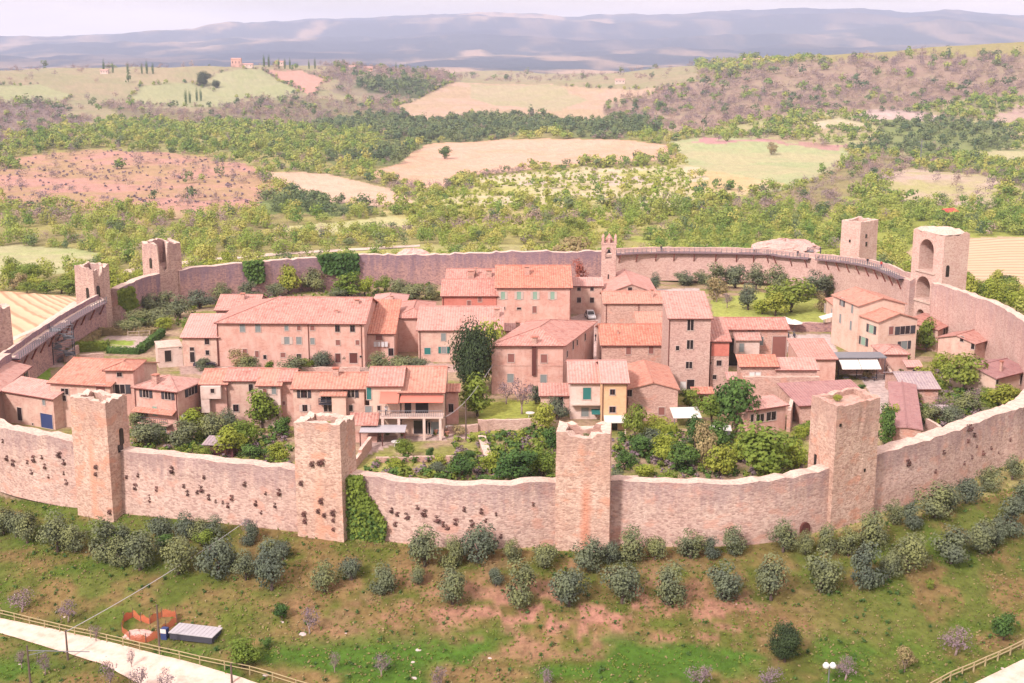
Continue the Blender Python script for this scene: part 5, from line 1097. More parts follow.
awn('h11a', 'tile_canopy', 'roof_pink', -3.0, 1.6, opn('h11a', 360, 416).z+.6, 3.6, 1.0, .14); hb_('h11a', 'terrace_wall', 'plaster_pink', -2.9, 1.4, -3.4, -.05, -.6, opn('h11a', 360, 430).z)
# h17 laundry
for px, mat in ((375.5, 'cloth_white'), (379, 'cloth_white'), (383, 'cloth_white'), (386.5, 'cloth_white')):
    l = opn('h17', px, 343.5); hb_('h17', 'laundry', mat, l.x-.28, l.x+.28, -.45, -.40, l.z-.55, l.z+.45)
# h23 flue
a, b = opn('h23', 534, 346), opn('h23', 534, 375); hb_('h23', 'flue', 'door_brown', a.x-.36, a.x+.36, -.4, -.02, b.z, a.z)
mb = MB(); z = opn('h23', 534, 366).z; mb.box(-.02, HOUSES['h23']['w']+.02, -.06, -.005, z, z+.12); mb.build('string_course', 'house_stone', HOUSES['h23']['t'])
# h29 red band; h30 oriel
a, b = opn('h29', 711, 343), opn('h29', 729, 356); hb_('h29', 'plaster_band', 'plaster_red', .15, HOUSES['h29']['w']-.02, -.06, -.01, b.z, a.z)
a, b = opn('h30', 734, 338.5), opn('h30', 757, 352); hb_('h30', 'oriel_box', 'plaster_white', a.x, b.x, -2.2, -.02, b.z, a.z+.1); awn('h30', 'oriel_roof', 'roof_pink', a.x-.3, b.x+.3, a.z+1.3, 2.7, 1.0, .14)
window(HOUSES['h30']['t'], opn('h30', 738, 345).x+.3, -2.2, opn('h30', 738, 347).z+.4, .9, 1.7, 'grey')
# h33 grey canopy, white awnings and terrace
h = HOUSES['h33']
def place(px, py, z=0): return P(px, py, z)
t = empty('restaurant_terrace', P(852, 378), 0.02); o0 = P(852, 378)
mb = MB(); y = 4.3; mb.box(-5.6, 5.9, -1.2, 3.2, 4.0, 4.2); mb.build('flat_roof', 'metal_grey', t)
for x in (-3.0, .6): mb = MB(); slabs(mb, [[(x, -4.0, 2.7), (x+3.5, -4.0, 2.7), (x+3.5, -1.3, 3.8), (x, -1.3, 3.8)]], [((1,0,0),(0,2.7,1.1))], .05); mb.build('awning', 'awning_white', t)
for x in (-5.4, -2.9, .5, 4.2, 5.6): mb = MB(); mb.tube((x, -1.1, 0), (x, -1.1, 4.0), .08); mb.build('post', 'metal_dark', t)
for x in (-1.8, 1.6, 3.4): mb = MB(); mb.lathe([(.05, 0), (.05, .7), (.55, .72), (.55, .76)], (x, -2.4, 0), 10); mb.build('table', 'metal_dark', t)
mb = MB(); mb.box(-5.5, 5.8, 2.9, 3.1, -.3, 4.0); mb.build('back_wall', 'house_stone', t)
tag(t, 'restaurant terrace with a grey flat roof and two white awnings', 'terrace')
# h34 awning, h43 porch
l = HOUSES['h34c']; hbm = MB(); slabs(hbm, [[(-3.2, 1, 3.0), (-3.2, 4.2, 3.0), (-.05, 4.2, 3.9), (-.05, 1, 3.9)][::-1]], [((0, 1, 0), (1, 0, .3))], .06); hbm.build('awning', 'awning_white', l['t'])
l = HOUSES['h43']; z = opn('h43', 612, 417).z; awn('h43', 'porch_roof', 'awning_white', .2, l['w']-.2, z+.3, 2.4, .5, .1)
for x in (.4, l['w']-.4): hb_('h43', 'porch_post', 'plaster_white', x-.12, x+.12, -2.2, -1.96, -.6, z-.25)
l = HOUSES['h42']; z = opn('h42', 587, 402).z; hb_('h42', 'balcony_slab', 'plaster_white', 0, l['w']*.98, -1.4, -.02, z-.2, z); awn('h42', 'blue_canopy', 'shutter_teal', l['w']*.65, l['w'], z-1.2, 1.6, .4)
# bell tower
bp = Vector((20.9, 298.5, 0)); t = empty('bell_tower', bp, R(-6)); bw = 3.4; mb = MB(); zt = 16.2
g_ = random.Random(3)
mb.box(0, bw, 0, bw, -1, 11.2); 
for x in (0, bw-.95):
    for y in (0, bw-.95): mb.box(x, x+.95, y, y+.95, 11.2, 14.6)
for k in range(6):
    a0, a1 = math.pi*k/6, math.pi*(k+1)/6; c = bw/2; r = (bw-1.9)/2
    for fy in (0, bw-.5): mb.poly([(c-r*math.cos(a0), fy, 13.2+r*math.sin(a0)), (c-r*math.cos(a1), fy, 13.2+r*math.sin(a1)), (c-r*math.cos(a1), fy, 14.6), (c-r*math.cos(a0), fy, 14.6), (c-r*math.cos(a0), fy+.5, 13.2+r*math.sin(a0)), (c-r*math.cos(a1), fy+.5, 13.2+r*math.sin(a1)), (c-r*math.cos(a1), fy+.5, 14.6), (c-r*math.cos(a0), fy+.5, 14.6)], [(0,1,2,3),(7,6,5,4),(0,4,5,1)])
mb.box(-.12, bw+.12, -.12, bw+.12, 14.6, 14.95); mb.build('wall', 'pale_stone', t)
for x, y in ((0, 0), (bw/2-.25, 0), (bw-.5, 0), (0, bw/2-.25), (bw-.5, bw/2-.25), (0, bw-.5), (bw/2-.25, bw-.5), (bw-.5, bw-.5)):
    mb = MB(); mb.box(x, x+.55, y, y+.55, 14.95, 16.2); mb.poly([(x-.04, y-.04, 16.2), (x+.59, y-.04, 16.2), (x+.59, y+.59, 16.2), (x-.04, y+.59, 16.2), (x+.27, y+.27, 16.8)], [(0, 1, 4), (1, 2, 4), (2, 3, 4), (3, 0, 4)]); mb.build('battlement', 'house_stone', t)
mb = MB(); mb.box(.9, bw-.9, .9, bw-.9, 14.95, 15.6); mb.poly([(.8, .8, 15.6), (bw-.8, .8, 15.6), (bw-.8, bw-.8, 15.6), (.8, bw-.8, 15.6), (bw/2, bw/2, 17.1)], [(0, 1, 4), (1, 2, 4), (2, 3, 4), (3, 0, 4)]); mb.build('roof', 'roof_pink', t)
mb = MB(); mb.lathe([(.5, 0), (.42, .25), (.28, .6), (.1, .8)], (bw/2, bw/2, 12.4), 12); mb.tube((.5, bw/2, 13.3), (bw-.5, bw/2, 13.3), .07); mb.build('bell', 'metal_dark', t)
mb = MB(); mb.box(bw/2-.15, bw/2+.15, -.04, .02, 6.5, 7.6); mb.build('slit_window', 'glass_dark', t)
tag(t, 'slender stone bell tower with battlements beside the church', 'bell tower')
# ---------------------------------------------------------------- trees and shrubs
def wz(x, y): return H1(x, y)
GRP = {}
def plant(kd, cx_, by, w_px, h_px, look=None, where='', name=None, cat='tree', zg=None, sink=.0):
    """a plant standing at the ground seen at (cx_, by)"""
    if zg is None: p = hit(cx_, by)
    else: p = P(cx_, by, zg)
    k = math.hypot(p.x, p.y, HC-p.z)/FL*(1.08 if kd == 'olive' else .97)
    GRP.setdefault((look, where), []).append((cx_, kd, p, max(.5, h_px*k*1.05), max(.5, w_px*k), name, cat, sink))
LOOK = {'olive': 'grey-green olive tree', 'leafy': 'green leafy tree', 'bright': 'yellow-green tree', 'deep': 'deep green bushy tree', 'dark': 'dark evergreen tree', 'bare': 'bare greyish pink tree', 'tan': 'brownish budding tree', 'red': 'reddish tree'}
# olives on the slope below the wall: upper row and lower row
up_ = [(4,534,26,26),(28,543,34,34),(58,552,36,36),(105,560,38,40),(160,541,30,26),(186,540,28,26),(215,539,24,22),(250,545,22,24),(283,560,22,22),(425,566,40,38),(452,568,28,32),(478,560,44,38),(545,568,28,28),(588,570,34,34),(630,562,36,36),(690,558,34,28),(733,553,28,28),(783,552,32,30),(826,552,26,28),(871,547,40,36),(893,524,24,24),(934,517,38,34),(966,503,28,26),(990,491,26,24),(1012,480,24,22)]
lo_ = [(140,570,40,42),(178,574,38,40),(218,577,40,42),(272,590,44,46),(325,592,30,30),(383,594,34,30),(452,604,38,42),(521,606,40,46),(569,606,42,44),(622,603,42,44),(670,604,44,42),(722,598,42,36),(771,600,42,42),(820,591,42,42),(867,588,42,44),(909,570,40,38),(950,563,40,36),(981,553,38,36),(1010,535,34,34),(1024,512,30,30)]
up_ += [(16,537,24,26),(76,552,28,28),(124,553,26,28),(200,544,26,26),(268,556,22,20),(512,560,24,22),(610,562,24,22),(655,560,26,26),(712,558,22,22),(805,554,22,22),(848,556,26,28),(912,528,26,26),(950,511,24,24)]
lo_ += [(120,566,28,28),(246,580,28,28),(352,580,26,26),(418,584,22,22),(496,586,22,22),(890,578,26,26),(996,545,24,24)]
for a in up_: plant('olive', *a, 'grey-green olive tree', 'upper row below the wall')
for a in lo_: plant('olive', *a, 'silvery olive tree', 'lower row on the slope')
for a in [('deep',282,620,20,22),('leafy',243,667,44,32),('dark',785,662,38,44),('deep',1003,640,28,32),('tan',904,672,24,28),('leafy',930,588+2,12,12),('deep',267,648,14,12),('leafy',205,548,26,22),('deep',165,552,24,20)]: plant(*a, 'green bush', 'low on the slope')
for a in [('bare',22,612,36,26),('bare',68,622,30,26),('bare',310,634,30,30),('bare',955,655,42,32),('bare',845,680,34,28),('bare',700,690,36,30),('bare',335,672,16,24),('bare',382,676,26,26),('bare',440,690,26,28),('bare',250,538+2,24,26),('bare',545,690,26,26),('bare',770,688,36,24),('bare',215,556,18,16),('bare',350,580,18,14),('bare',96,642,18,20)]: plant(*a, 'bare greyish bush', 'above the road')
for a in [(45,675,18,26),(22,668,16,22),(110,690,26,34),(132,668,12,22),(140,692,24,30),(166,694,22,28)]: plant('bare', *a, 'small leafless tree', 'beside the dirt road')
# inside: gardens
G_ = 'in the gardens left of the ivy tower'
for a in [('leafy',262,428,50,42),('olive',150,446,40,26),('bright',196,432,34,26),('olive',186,446,34,26),('bright',232,456,40,34),('leafy',246,446,30,30),('olive',214,440,34,30),('bright',170,425,24,18),('deep',283,436,26,24),('olive',228,430,24,20),('deep',252,462,30,22),('bright',280,462,26,22),('leafy',205,460,20,16),('olive',140,430,26,22),('deep',8,408,24,26),('tan',98+40,448,20,12)]: plant(*a, LOOK[a[0]], G_, zg=0)
G_ = 'between the ivy and notched towers'
for a in [('leafy',405,459,26,24),('leafy',478,416,48,44),('bare',506,404,26,26),('bare',522,414,34,40),('olive',536,404,18,22),('bright',545,430,34,30),('deep',552,452,30,30),('deep',462,480,34,28),('bright',492,474,30,26),('deep',516,484,56,44),('leafy',541,478,40,36),('deep',470,462,20,16),('bright',395,470,22,14),('olive',556,420,26,24),('deep',430,458,12,14),('tan',458,436,20,12),('bright',440,468,24,16),('deep',486,492,30,20),('olive',436,474,20,14)]: plant(*a, LOOK[a[0]], G_, zg=0)
G_ = 'in the gardens right of the notched tower'
for a in [('leafy',634,440,28,40),('bright',656,434,34,22),('deep',640,456,34,24),('bright',665,462,40,30),('olive',650,446,26,18),('deep',684,470,40,30),('bright',645,478,30,18),('deep',695,448,26,36),('tan',702,470,32,52),('deep',735,432,58,60),('leafy',712,424,40,36),('leafy',690,410,30,24),('leafy',765,478,92,56),('bright',720,476,40,34),('bright',790,470,40,34),('deep',625,470,30,22),('bright',800,440,20,16),('deep',716,448,36,34),('olive',615,486,24,18),('bright',742,462,34,26),('leafy',672,486,30,18)]: plant(*a, LOOK[a[0]], G_, zg=0)
G_ = 'in the gardens behind the rightmost tower'
for a in [('deep',884,448,30,46),('bright',890,430,22,30),('leafy',926,352,30,34),('bright',940,372,26,20),('bright',925,386,26,20),('leafy',962,392,48,40),('bright',958,372,26,18),('deep',975,380,30,24),('bright',1000,408,36,26),('leafy',985,402,22,16),('olive',930,424,26,20),('olive',950,424,30,20),('olive',968,412,28,18),('bare',940,410,20,16),('bare',975,402,26,16),('leafy',904,363,14,12),('tan',830,378,26,16),('tan',868,378,22,14),('leafy',912,405,20,14),('olive',990,420,22,14),('bright',900,408,18,12),('deep',860,392,16,10)]: plant(*a, LOOK[a[0]], G_, zg=0)
G_ = 'inside the left part of the rear wall'
for a in [('deep',125,312,26,28),('olive',140,326,30,18),('olive',160,326,32,20),('olive',180,318,30,20),('olive',200,308,30,18),('olive',168,310,30,18),('olive',150,312,26,18),('olive',190,296,28,16),('olive',222,300,24,16),('leafy',209,292,18,14),('leafy',229,294,20,16),('olive',250,298,28,16),('olive',262,288,24,16),('bright',289,294,30,30),('olive',313,292,26,24),('tan',323,288,20,26),('leafy',348,298,46,26),('bright',365,296,26,22),('leafy',384,292,22,18),('olive',400,296,26,18),('olive',415,300,30,18),('olive',432,300,24,16),('olive',205,286,20,14),('olive',275,296,24,14),('olive',338,300,22,12),('deep',136,338-8,20,14),('olive',130,334,30,16),('leafy',190,334,26,16),('bright',165,330,22,14)]: plant(*a, LOOK[a[0]], G_, zg=0)
G_ = 'inside the wall beside the bell tower'
for a in [('tan',572,278,50,44),('leafy',561,282,28,22),('red',580,292,26,34),('bare',530,278,34,28),('olive',655,292,14,18),('olive',683,285,26,14)]: plant(*a, LOOK[a[0]], G_, zg=0)
G_ = 'on the lawn inside the rear right wall'
for a in [('olive',716,290,28,26),('olive',735,288,30,26),('olive',756,290,28,24),('tan',716,302,28,26),('olive',748,310,26,24),('olive',776,294,32,26),('leafy',790,312,56,36),('bright',775,316,36,26),('olive',815,298,34,26),('olive',830,296,24,22),('bare',727,308,18,18),('bright',762,314,24,16),('olive',700,284,20,14),('tan',822,312,24,20)]: plant(*a, LOOK[a[0]], G_, zg=0)
G_ = 'on the terrace before the long palazzo'
for a in [('olive',205,370,22,12),('tan',237,370,32,22),('olive',249,372,26,18),('olive',292,374,32,18),('leafy',306,370,20,14),('olive',322,368,26,18),('olive',378,370,30,18),('olive',402,372,34,18),('olive',418,370,24,14),('leafy',402,350,12,26),('olive',345,366,12,12),('leafy',270,372,16,12)]: plant(*a, LOOK[a[0]], G_, zg=0)
plant('dark', 473, 396, 56, 88, 'huge dark evergreen tree', 'beside the teal-shuttered house', zg=0)
plant('bright', 492, 384, 46, 68, 'lime green tree', 'behind the huge dark evergreen', zg=0)
ones = {'huge', 'lime'}
for (look, where), L in GRP.items():
    sub = {}
    for q in sorted(L, key=lambda q: q[0]): sub.setdefault(look, []).append(q)
    for j, (cx_, kd, p, h_, w_, name, cat, sink) in enumerate(sub[look]):
        lab = f'{look} {where}' if len(L) == 1 else f'{ordn(j)} {look} from left {where}'
        bush = look.endswith('bush')
        tree(kd, p.x, p.y, p.z-.1-sink, h_, w_, lab, 'bush' if bush else 'tree', ('trees ' if not bush else 'bushes ')+where, int(p.x*7+p.y*3) % 97, 'bush' if bush else None)
p = P(756, 434, 0); k = math.hypot(p.x, p.y, HC)/FL; tree('cypress', p.x, p.y, 0, 33*k, 7*k, 'slim dark cypress standing before the open barn', 'tree')
# ivy and hedges
def box_foliage(name, mat, x0, x1, y0, y1, z0, z1, n, size, label, cat, M=Matrix.Identity(4), seed=1):
    g = np.random.default_rng(seed); pts = []
    d = np.array([x1-x0, y1-y0, z1-z0]); p = g.random((n, 3)); ax = g.integers(0, 5, n); nr = np.zeros((n, 3))
    for i in range(n):
        if ax[i] == 0: p[i, 2] = 1; nr[i] = (0, 0, 1)
        elif ax[i] == 1: p[i, 0] = 0; nr[i] = (-1, 0, .3)
        elif ax[i] == 2: p[i, 0] = 1; nr[i] = (1, 0, .3)
        elif ax[i] == 3: p[i, 1] = 0; nr[i] = (0, -1, .3)
        else: nr[i] = (0, -.6, .8); p[i, 2] = .6+.4*p[i, 2]
    p = p*d+np.array([x0, y0, z0])+g.normal(size=(n, 3))*.1; nr += g.normal(size=(n, 3))*.45; nr /= np.linalg.norm(nr, axis=1)[:, None]
    t = np.cross(nr, g.normal(size=(n, 3))); t /= np.linalg.norm(t, axis=1)[:, None]; b = np.cross(nr, t); s = size*g.uniform(.6, 1.3, n)[:, None]
    V = np.stack([p-t*s-b*s*.5, p+t*s*.3-b*s*.8, p+t*s+b*s*.4, p-t*s*.3+b*s*.8], 1).reshape(-1, 3)
    me = npmesh(name, V, np.arange(len(V)).reshape(-1, 4), mat); o = link(bpy.data.objects.new(name, me)); o.matrix_world = M; return tag(o, label, cat)
def hedge(a, b, w, h, mat, label, seed=1):
    a, b = P(*a, 0), P(*b, 0); u = (b-a); L = u.length; M = Matrix.Translation(a) @ Matrix.Rotation(math.atan2(u.y, u.x), 4, 'Z')
    o = box_foliage('hedge', mat, 0, L, -w/2, w/2, 0, h, int(L*h*30+400), .18, label, 'hedge', M, seed)
    mb = MB(); mb.box(.1, L-.1, -w/2+.12, w/2-.12, -.2, h-.12); c = mb.build('core', mat, o); return o
hedge((76,352),(109,350), 1.6, 1.9, 'leaf_green', 'clipped green box hedge at the front of the walled lawn')
hedge((70,356),(101,335), 1.3, 1.5, 'leaf_tan', 'brownish hedge along the town wall side of the lawn', 2)
hedge((101,335),(158,335), 1.3, 1.5, 'leaf_tan', 'brownish hedge along the far side of the lawn', 3)
hedge((108,353),(140,354), 1.2, 1.2, 'leaf_deep', 'dark green hedge right of the clipped box hedge', 4)
hedge((141,353),(162,336), 1.4, 1.6, 'leaf_deep', 'dark green hedge on the right side of the lawn', 5)
hedge((640,436),(676,436), 1.6, 1.8, 'leaf_bright', 'yellow-green hedge in front of the low gabled stone house', 6)
hedge((800,436),(812,430), 1.6, 1.4, 'leaf_green', 'short green hedge right of the open barn', 7)
hedge((985,406),(1016,402), 2.4, 2.2, 'leaf_green', 'bright clipped hedge below the cottage at the right edge', 8)
def sheet_foliage(name, mat, pts, depth, n, size, label, cat, seed=1):
    """ivy: leaves over a polygon given as (px, py) on the wall"""
    g = np.random.default_rng(seed); poly = np.array(pts, float); out = []
    x0, y0 = poly.min(0); x1, y1 = poly.max(0)
    while len(out) < n:
        q = g.uniform([x0, y0], [x1, y1], (200, 2)); m = inpoly(poly, q[:, 0], q[:, 1]); out += list(q[m])
    V = []
    for q in out[:n]:
        p = depth(q[0], q[1])
        if p is None: continue
        nr = Vector((g.normal()*.5, -1+g.normal()*.4, .35+g.normal()*.5)).normalized(); t = nr.cross(Vector(g.normal(size=3))).normalized(); b = nr.cross(t); s = size*g.uniform(.6, 1.3)
        p = p+Vector((g.normal()*.12, -abs(g.normal())*.45, g.normal()*.1)); V += [p-t*s-b*s*.5, p+t*s*.3-b*s*.8, p+t*s+b*s*.4, p-t*s*.3+b*s*.8]
    V = np.array([tuple(v) for v in V]); me = npmesh(name, V, np.arange(len(V)).reshape(-1, 4), mat); return tag(link(bpy.data.objects.new(name, me)), label, cat)
def wd(px, py):
    b = wall_hit(px, py); return b[1]+Vector((0, -.35, 0)) if b else None
sheet_foliage('ivy', 'leaf_green', [(343,476),(362,474),(366,492),(376,505),(386,522),(384,540),(372,549),(343,548)], wd, 5200, .20, 'thick green ivy mound on the wall at the ivy tower', 'ivy')
sheet_foliage('ivy', 'leaf_deep', [(344,500),(372,512),(386,524),(382,546),(344,548)], wd, 1600, .22, 'darker lower ivy growth at the foot of the ivy tower', 'ivy', 3)
def rear_hit(px, py):
    d = Vector(ray(px, py)); o = Vector((0, 0, HC)); best = None
    for i in range(NW):
        a, b = Vector((*WALL[i][:2], 0))+Vector((*INW[i], 0))*2.0, Vector((*WALL[(i+1) % NW][:2], 0))+Vector((*INW[(i+1) % NW], 0))*2.0
        if a.y < 235: continue
        uu = b-a; nn = Vector((uu.y, -uu.x, 0)); dn = d.dot(nn)
        if abs(dn) < 1e-9: continue
        t = (a-o).dot(nn)/dn; p = o+d*t; s = (p-a).dot(uu)/uu.dot(uu)
        if 0 <= s <= 1 and -1 < p.z < 11: best = p
    return best
sheet_foliage('ivy', 'leaf_deep', [(318,256),(330,254),(358,254),(359,274),(345,277),(324,272)], rear_hit, 1500, .42, 'wide dark ivy spilling over the rear wall', 'ivy', 5)
sheet_foliage('ivy', 'leaf_deep', [(243,262),(263,260),(265,281),(252,284),(244,272)], rear_hit, 700, .42, 'narrow dark ivy on the rear wall behind the palazzo', 'ivy', 6)
sheet_foliage('ivy', 'leaf_green', [(119,290),(134,286),(138,305),(128,312),(120,304)], rear_hit, 500, .42, 'green ivy by the wall between the two ruined towers', 'ivy', 7)
# undergrowth and grass: nobody could count these
def scatter(name, mat, polys, n, s0, s1, label, leaves=26, ls=.16, seed=3, zfun=None, flat=.7):
    g = np.random.default_rng(seed); T = [crown_np(leaves, ls, 900+i, 6, -.1, flat, .22, .5, .6) for i in range(4)]
    P_ = []
    for poly, frac in polys:
        m = 0; need = int(n*frac); a0, a1 = poly.min(0), poly.max(0)
        while m < need:
            q = g.uniform(a0, a1, (max(500, need), 2)); q = q[inpoly(poly, q[:, 0], q[:, 1])]; q = q[:need-m]; P_.append(q); m += len(q)
    q = np.concatenate(P_)
    if name == 'grass_tufts':
        for rd_ in ROADS: q = q[~inpoly(rd_, q[:, 0], q[:, 1])]
        q = q[~inpoly(wall_xy, q[:, 0], q[:, 1])]
    q = q[g.random(len(q)) < np.clip(2.4*fbm(q[:, 0]/6, q[:, 1]/6, seed)-.5, .05, 1)]
    z = hgt(q[:, 0], q[:, 1]); s = g.uniform(s0, s1, len(q)); V = []
    for k in range(4):
        m = np.arange(len(q)) % 4 == k; t = T[k]; a = g.uniform(0, 6.3, m.sum())[:, None]
        x = (t[None, :, 0]*np.cos(a)-t[None, :, 1]*np.sin(a))*s[m][:, None]+q[m, 0][:, None]; y = (t[None, :, 0]*np.sin(a)+t[None, :, 1]*np.cos(a))*s[m][:, None]+q[m, 1][:, None]
        V.append(np.stack([x, y, t[None, :, 2]*s[m][:, None]*.8+z[m][:, None]], -1).reshape(-1, 3))
    V = np.concatenate(V); me = npmesh(name, V, np.arange(len(V)).reshape(-1, 4), mat)
    tag(link(bpy.data.objects.new(name, me)), label, 'vegetation', None, 'stuff')
pz = lambda L: np.array([P(x, y, 0).xy for x, y in L])
gard = [(pz([(130,432),(200,425),(290,430),(290,470),(130,452)]), .2), (pz([(455,440),(552,425),(552,484),(360,478),(380,462),(455,460)]), .22), (pz([(612,440),(700,430),(800,440),(806,470),(700,488),(612,486)]), .3),
        (pz([(120,310),(200,290),(440,285),(440,300),(205,305),(180,330),(120,335)]), .12), (pz([(900,372),(985,370),(1020,400),(940,430),(905,405)]), .16)]
scatter('undergrowth', 'leaf_green', gard, 1500, .7, 1.9, 'low green undergrowth filling the gardens inside the walls', seed=3)
scatter('undergrowth', 'leaf_deep', gard, 900, .7, 2.0, 'dark green undergrowth between the garden trees', seed=13)
scatter('undergrowth', 'leaf_bare', gard, 700, .6, 1.6, 'greyish dry undergrowth in the gardens', seed=23)
sl_ = [(np.array([(-88,185),(-54,164),(-24,154),(8,149),(40,160),(88,196),(80,150),(60,120),(-60,120),(-75,150)], float), 1.)]
ROADS = [np.array(hx(a)+hx(b)[::-1]) for a, b in (RD1, RD2)]
scatter('grass_tufts', 'leaf_green', sl_, 15000, .18, .42, 'green grass tufts on the slope below the wall', 7, .3, 33, flat=.6)
scatter('grass_tufts', 'leaf_tan', sl_, 9000, .18, .40, 'dry tan grass tufts on the slope below the wall', 7, .3, 43, flat=.6)
scatter('grass_tufts', 'leaf_deep', sl_, 900, .4, .8, 'dark green weeds on the slope below the wall', 16, .2, 53, flat=.6)
# scrub on the valley meadows
sc_ = [(l[5], 1.) for l in LAND if l[0] in ('clearcut',)]
scatter('scrub', 'leaf_bare', sc_, 700, 1.2, 3, 'low brown scrub on the cleared pink hillside', 14, .25, 61)
sc_ = [(l[5], .5) for l in LAND if l[0] in ('scrub', 'scrub2')]
scatter('scrub', 'leaf_bright', sc_, 2200, 1.5, 4.5, 'yellow-green scrub on the valley meadow', 14, .25, 71)

# ---------------------------------------------------------------- small built things
def at(px, py, z=None):
    return hit(px, py) if z is None else P(px, py, z)
# far farms and cypress rows
def far_house(px, py, w, h, d, label, wall='plaster_white', roof='roof_pale'):
    p = hit(px, py); t = empty('farmhouse', p); mb = MB(); mb.box(-w/2, w/2, 0, d, -3, h); mb.poly([(w/2, 0, h), (w/2, d, h), (w/2, d/2, h+d*.15), (-w/2, 0, h), (-w/2, d, h), (-w/2, d/2, h+d*.15)], [(0, 1, 2), (4, 3, 5)]); mb.build('wall', wall, t)
    mb = MB(); slabs(mb, [[(-w/2-.5, -.5, h-.1), (w/2+.5, -.5, h-.1), (w/2+.5, d/2, h+d*.16), (-w/2-.5, d/2, h+d*.16)], [(w/2+.5, d+.5, h-.1), (-w/2-.5, d+.5, h-.1), (-w/2-.5, d/2, h+d*.16), (w/2+.5, d/2, h+d*.16)]], [((1,0,0),(0,1,.3)), ((-1,0,0),(0,-1,.3))]); mb.build('roof', roof, t)
    for k in range(3): mb = MB(); x = -w/3+k*w/3; mb.box(x-.6, x+.6, -.15, -.02, h*.45, h*.72); mb.build('window', 'glass_dark', t)
    tag(t, label, 'farmhouse', 'far farmhouses')
for a in [(236,67,16,13,10,'tall pale farm tower house on the left hilltop','plaster_pink'),(247,68,18,6,9,'low farmhouse right of the hilltop tower house'),(279,66,14,7,9,'small farmhouse among cypresses on the hilltop'),(104,74,12,6,8,'white farmhouse near the left skyline cypresses'),(368,71,15,6,9,'farmhouse on the ridge left of the pale field','plaster_pink'),(352,70,10,6,8,'small farm building at the ridge end'),(752,63,26,6,10,'long white building on the right hill'),(620,84,14,6,9,'pale farmhouse at the end of the upper field')]: far_house(*a)
cyp = [(104,72),(113,72),(128,73),(142,73),(147,73),(153,73),(264,66),(269,66),(279,68),(285,68),(290,68),(309,68),(315,68),(396,71),(430,72),(197,100),(190,102),(186,103),(201,100),(407,68)]
for j, (x, y) in enumerate(sorted(cyp)):
    p = hit(x, y+1); s_ = random.uniform(14, 20); tree('cypress', p.x, p.y, p.z-.5, s_, s_*.28, f'{ordn(j)} distant dark cypress from the left on the farm hill', 'tree', 'far cypresses')
solo_t = [(445,159,'deep',12,'lone round tree in the big pale field'),(771,155,'tan',12,'lone tree in the flat green field'),(204,86,'dark',24,'big dark round tree on the striped hill field'),(216,88,'dark',14,'smaller dark tree right of the big round hill tree'),(572,236,'leafy',11,'leafy tree just outside the wall left of the bell tower')]
for x, y, kd, s_, lab in solo_t: p = hit(x, y); tree(kd, p.x, p.y, p.z-.3, s_, s_*1.1, lab, 'tree')
# pale track beyond the rear wall, strip of dirt by the meadow
tag(sheet('farm_track', 'road_dirt', (hx([(96,298),(130,274),(200,262),(300,254),(420,247)]), hx([(90,292),(125,270),(200,259),(300,251.5),(420,245)])), 60, 3, .2), kind='structure')
tag(sheet('farm_track', 'road_dirt', (hx([(0,348),(40,330),(80,303)]), hx([(0,344),(38,327),(74,302)])), 30, 3, .2), kind='structure')
# red tent roof in the trees
p = hit(948, 222); t = empty('red_canopy', p+Vector((0, -2, 5.5)), .3); mb = MB(); slabs(mb, [[(-3.5, -2.5, 0), (3.5, -2.5, .3), (3.8, 2.5, 1.6), (-3.2, 2.5, 1.3)]], [((1,0,.04),(0,1,.26))], .08); mb.build('cover', 'red_cloth', t)
for x in (-3, 3): mb = MB(); mb.tube((x, 0, -6), (x, 0, .5), .08); mb.build('pole', 'metal_grey', t)
tag(t, 'bright red canopy among the trees left of the vineyard', 'canopy')
# garden walls
def gwall(a, b, h, t_, mat, label, z=0):
    a, b = P(*a, z), P(*b, z); u = b-a; L = u.length; n = max(3, int(L/1.2)); mb = MB(); un = u.normalized(); nn = Vector((-un.y, un.x, 0)); r = random.Random(int(L*10)); hs = [h+r.uniform(-.08, .08) for _ in range(n+1)]
    for k in range(n):
        p, q = a+u*k/n, a+u*(k+1)/n; z0, z1 = Vector((0, 0, hs[k])), Vector((0, 0, hs[k+1])); dz = Vector((0, 0, -.3)); o_ = nn*t_
        mb.i = 0; mb.face([p+dz, q+dz, q+z1, p+z0]); mb.face([q+o_+dz, p+o_+dz, p+o_+z0, q+o_+z1]); mb.i = 1; mb.face([p+z0, q+z1, q+o_+z1, p+o_+z0])
    mb.i = 0; o_ = nn*t_; z0 = Vector((0, 0, hs[0])); z1 = Vector((0, 0, hs[-1])); mb.face([a, a+z0, a+z0+o_, a+o_]); mb.face([b, b+o_, b+o_+z1, b+z1]); tag(mb.build('garden_wall', [mat, 'cap_stone']), label, 'wall', 'garden walls')
gwall((712,331), (838,332), 2.0, .5, 'old_stone', 'long low wall below the olive lawn at the rear')
gwall((478,431), (532,430), 1.8, .5, 'pale_stone', 'pale retaining wall across the middle garden')
gwall((448,434), (478,432), 1.2, .5, 'pale_stone', 'short pale wall beside the veranda house')
gwall((362,462), (372,448), 1.8, .5, 'house_stone', 'short stone wall behind the ivy tower'); gwall((355,470),(362,462), 1.4, .5, 'house_stone', 'stub of stone wall next to the ivy tower')
gwall((376,463), (455,461), .8, .4, 'house_stone', 'low wall along the vegetable garden')
gwall((222,372), (360,372), .9, .4, 'pale_stone', 'terrace wall before the long palazzo')
gwall((478,440), (486,466), .7, 1.2, 'pale_stone', 'rubble path edge winding down the middle garden')
gwall((612,483), (640,482), .5, 1.6, 'cap_stone', 'pale stone ledge behind the front wall right of the notched tower')
gwall((925,428), (938,436), 1.6, .5, 'pale_stone', 'slanting pale wall right of the long tiled range')
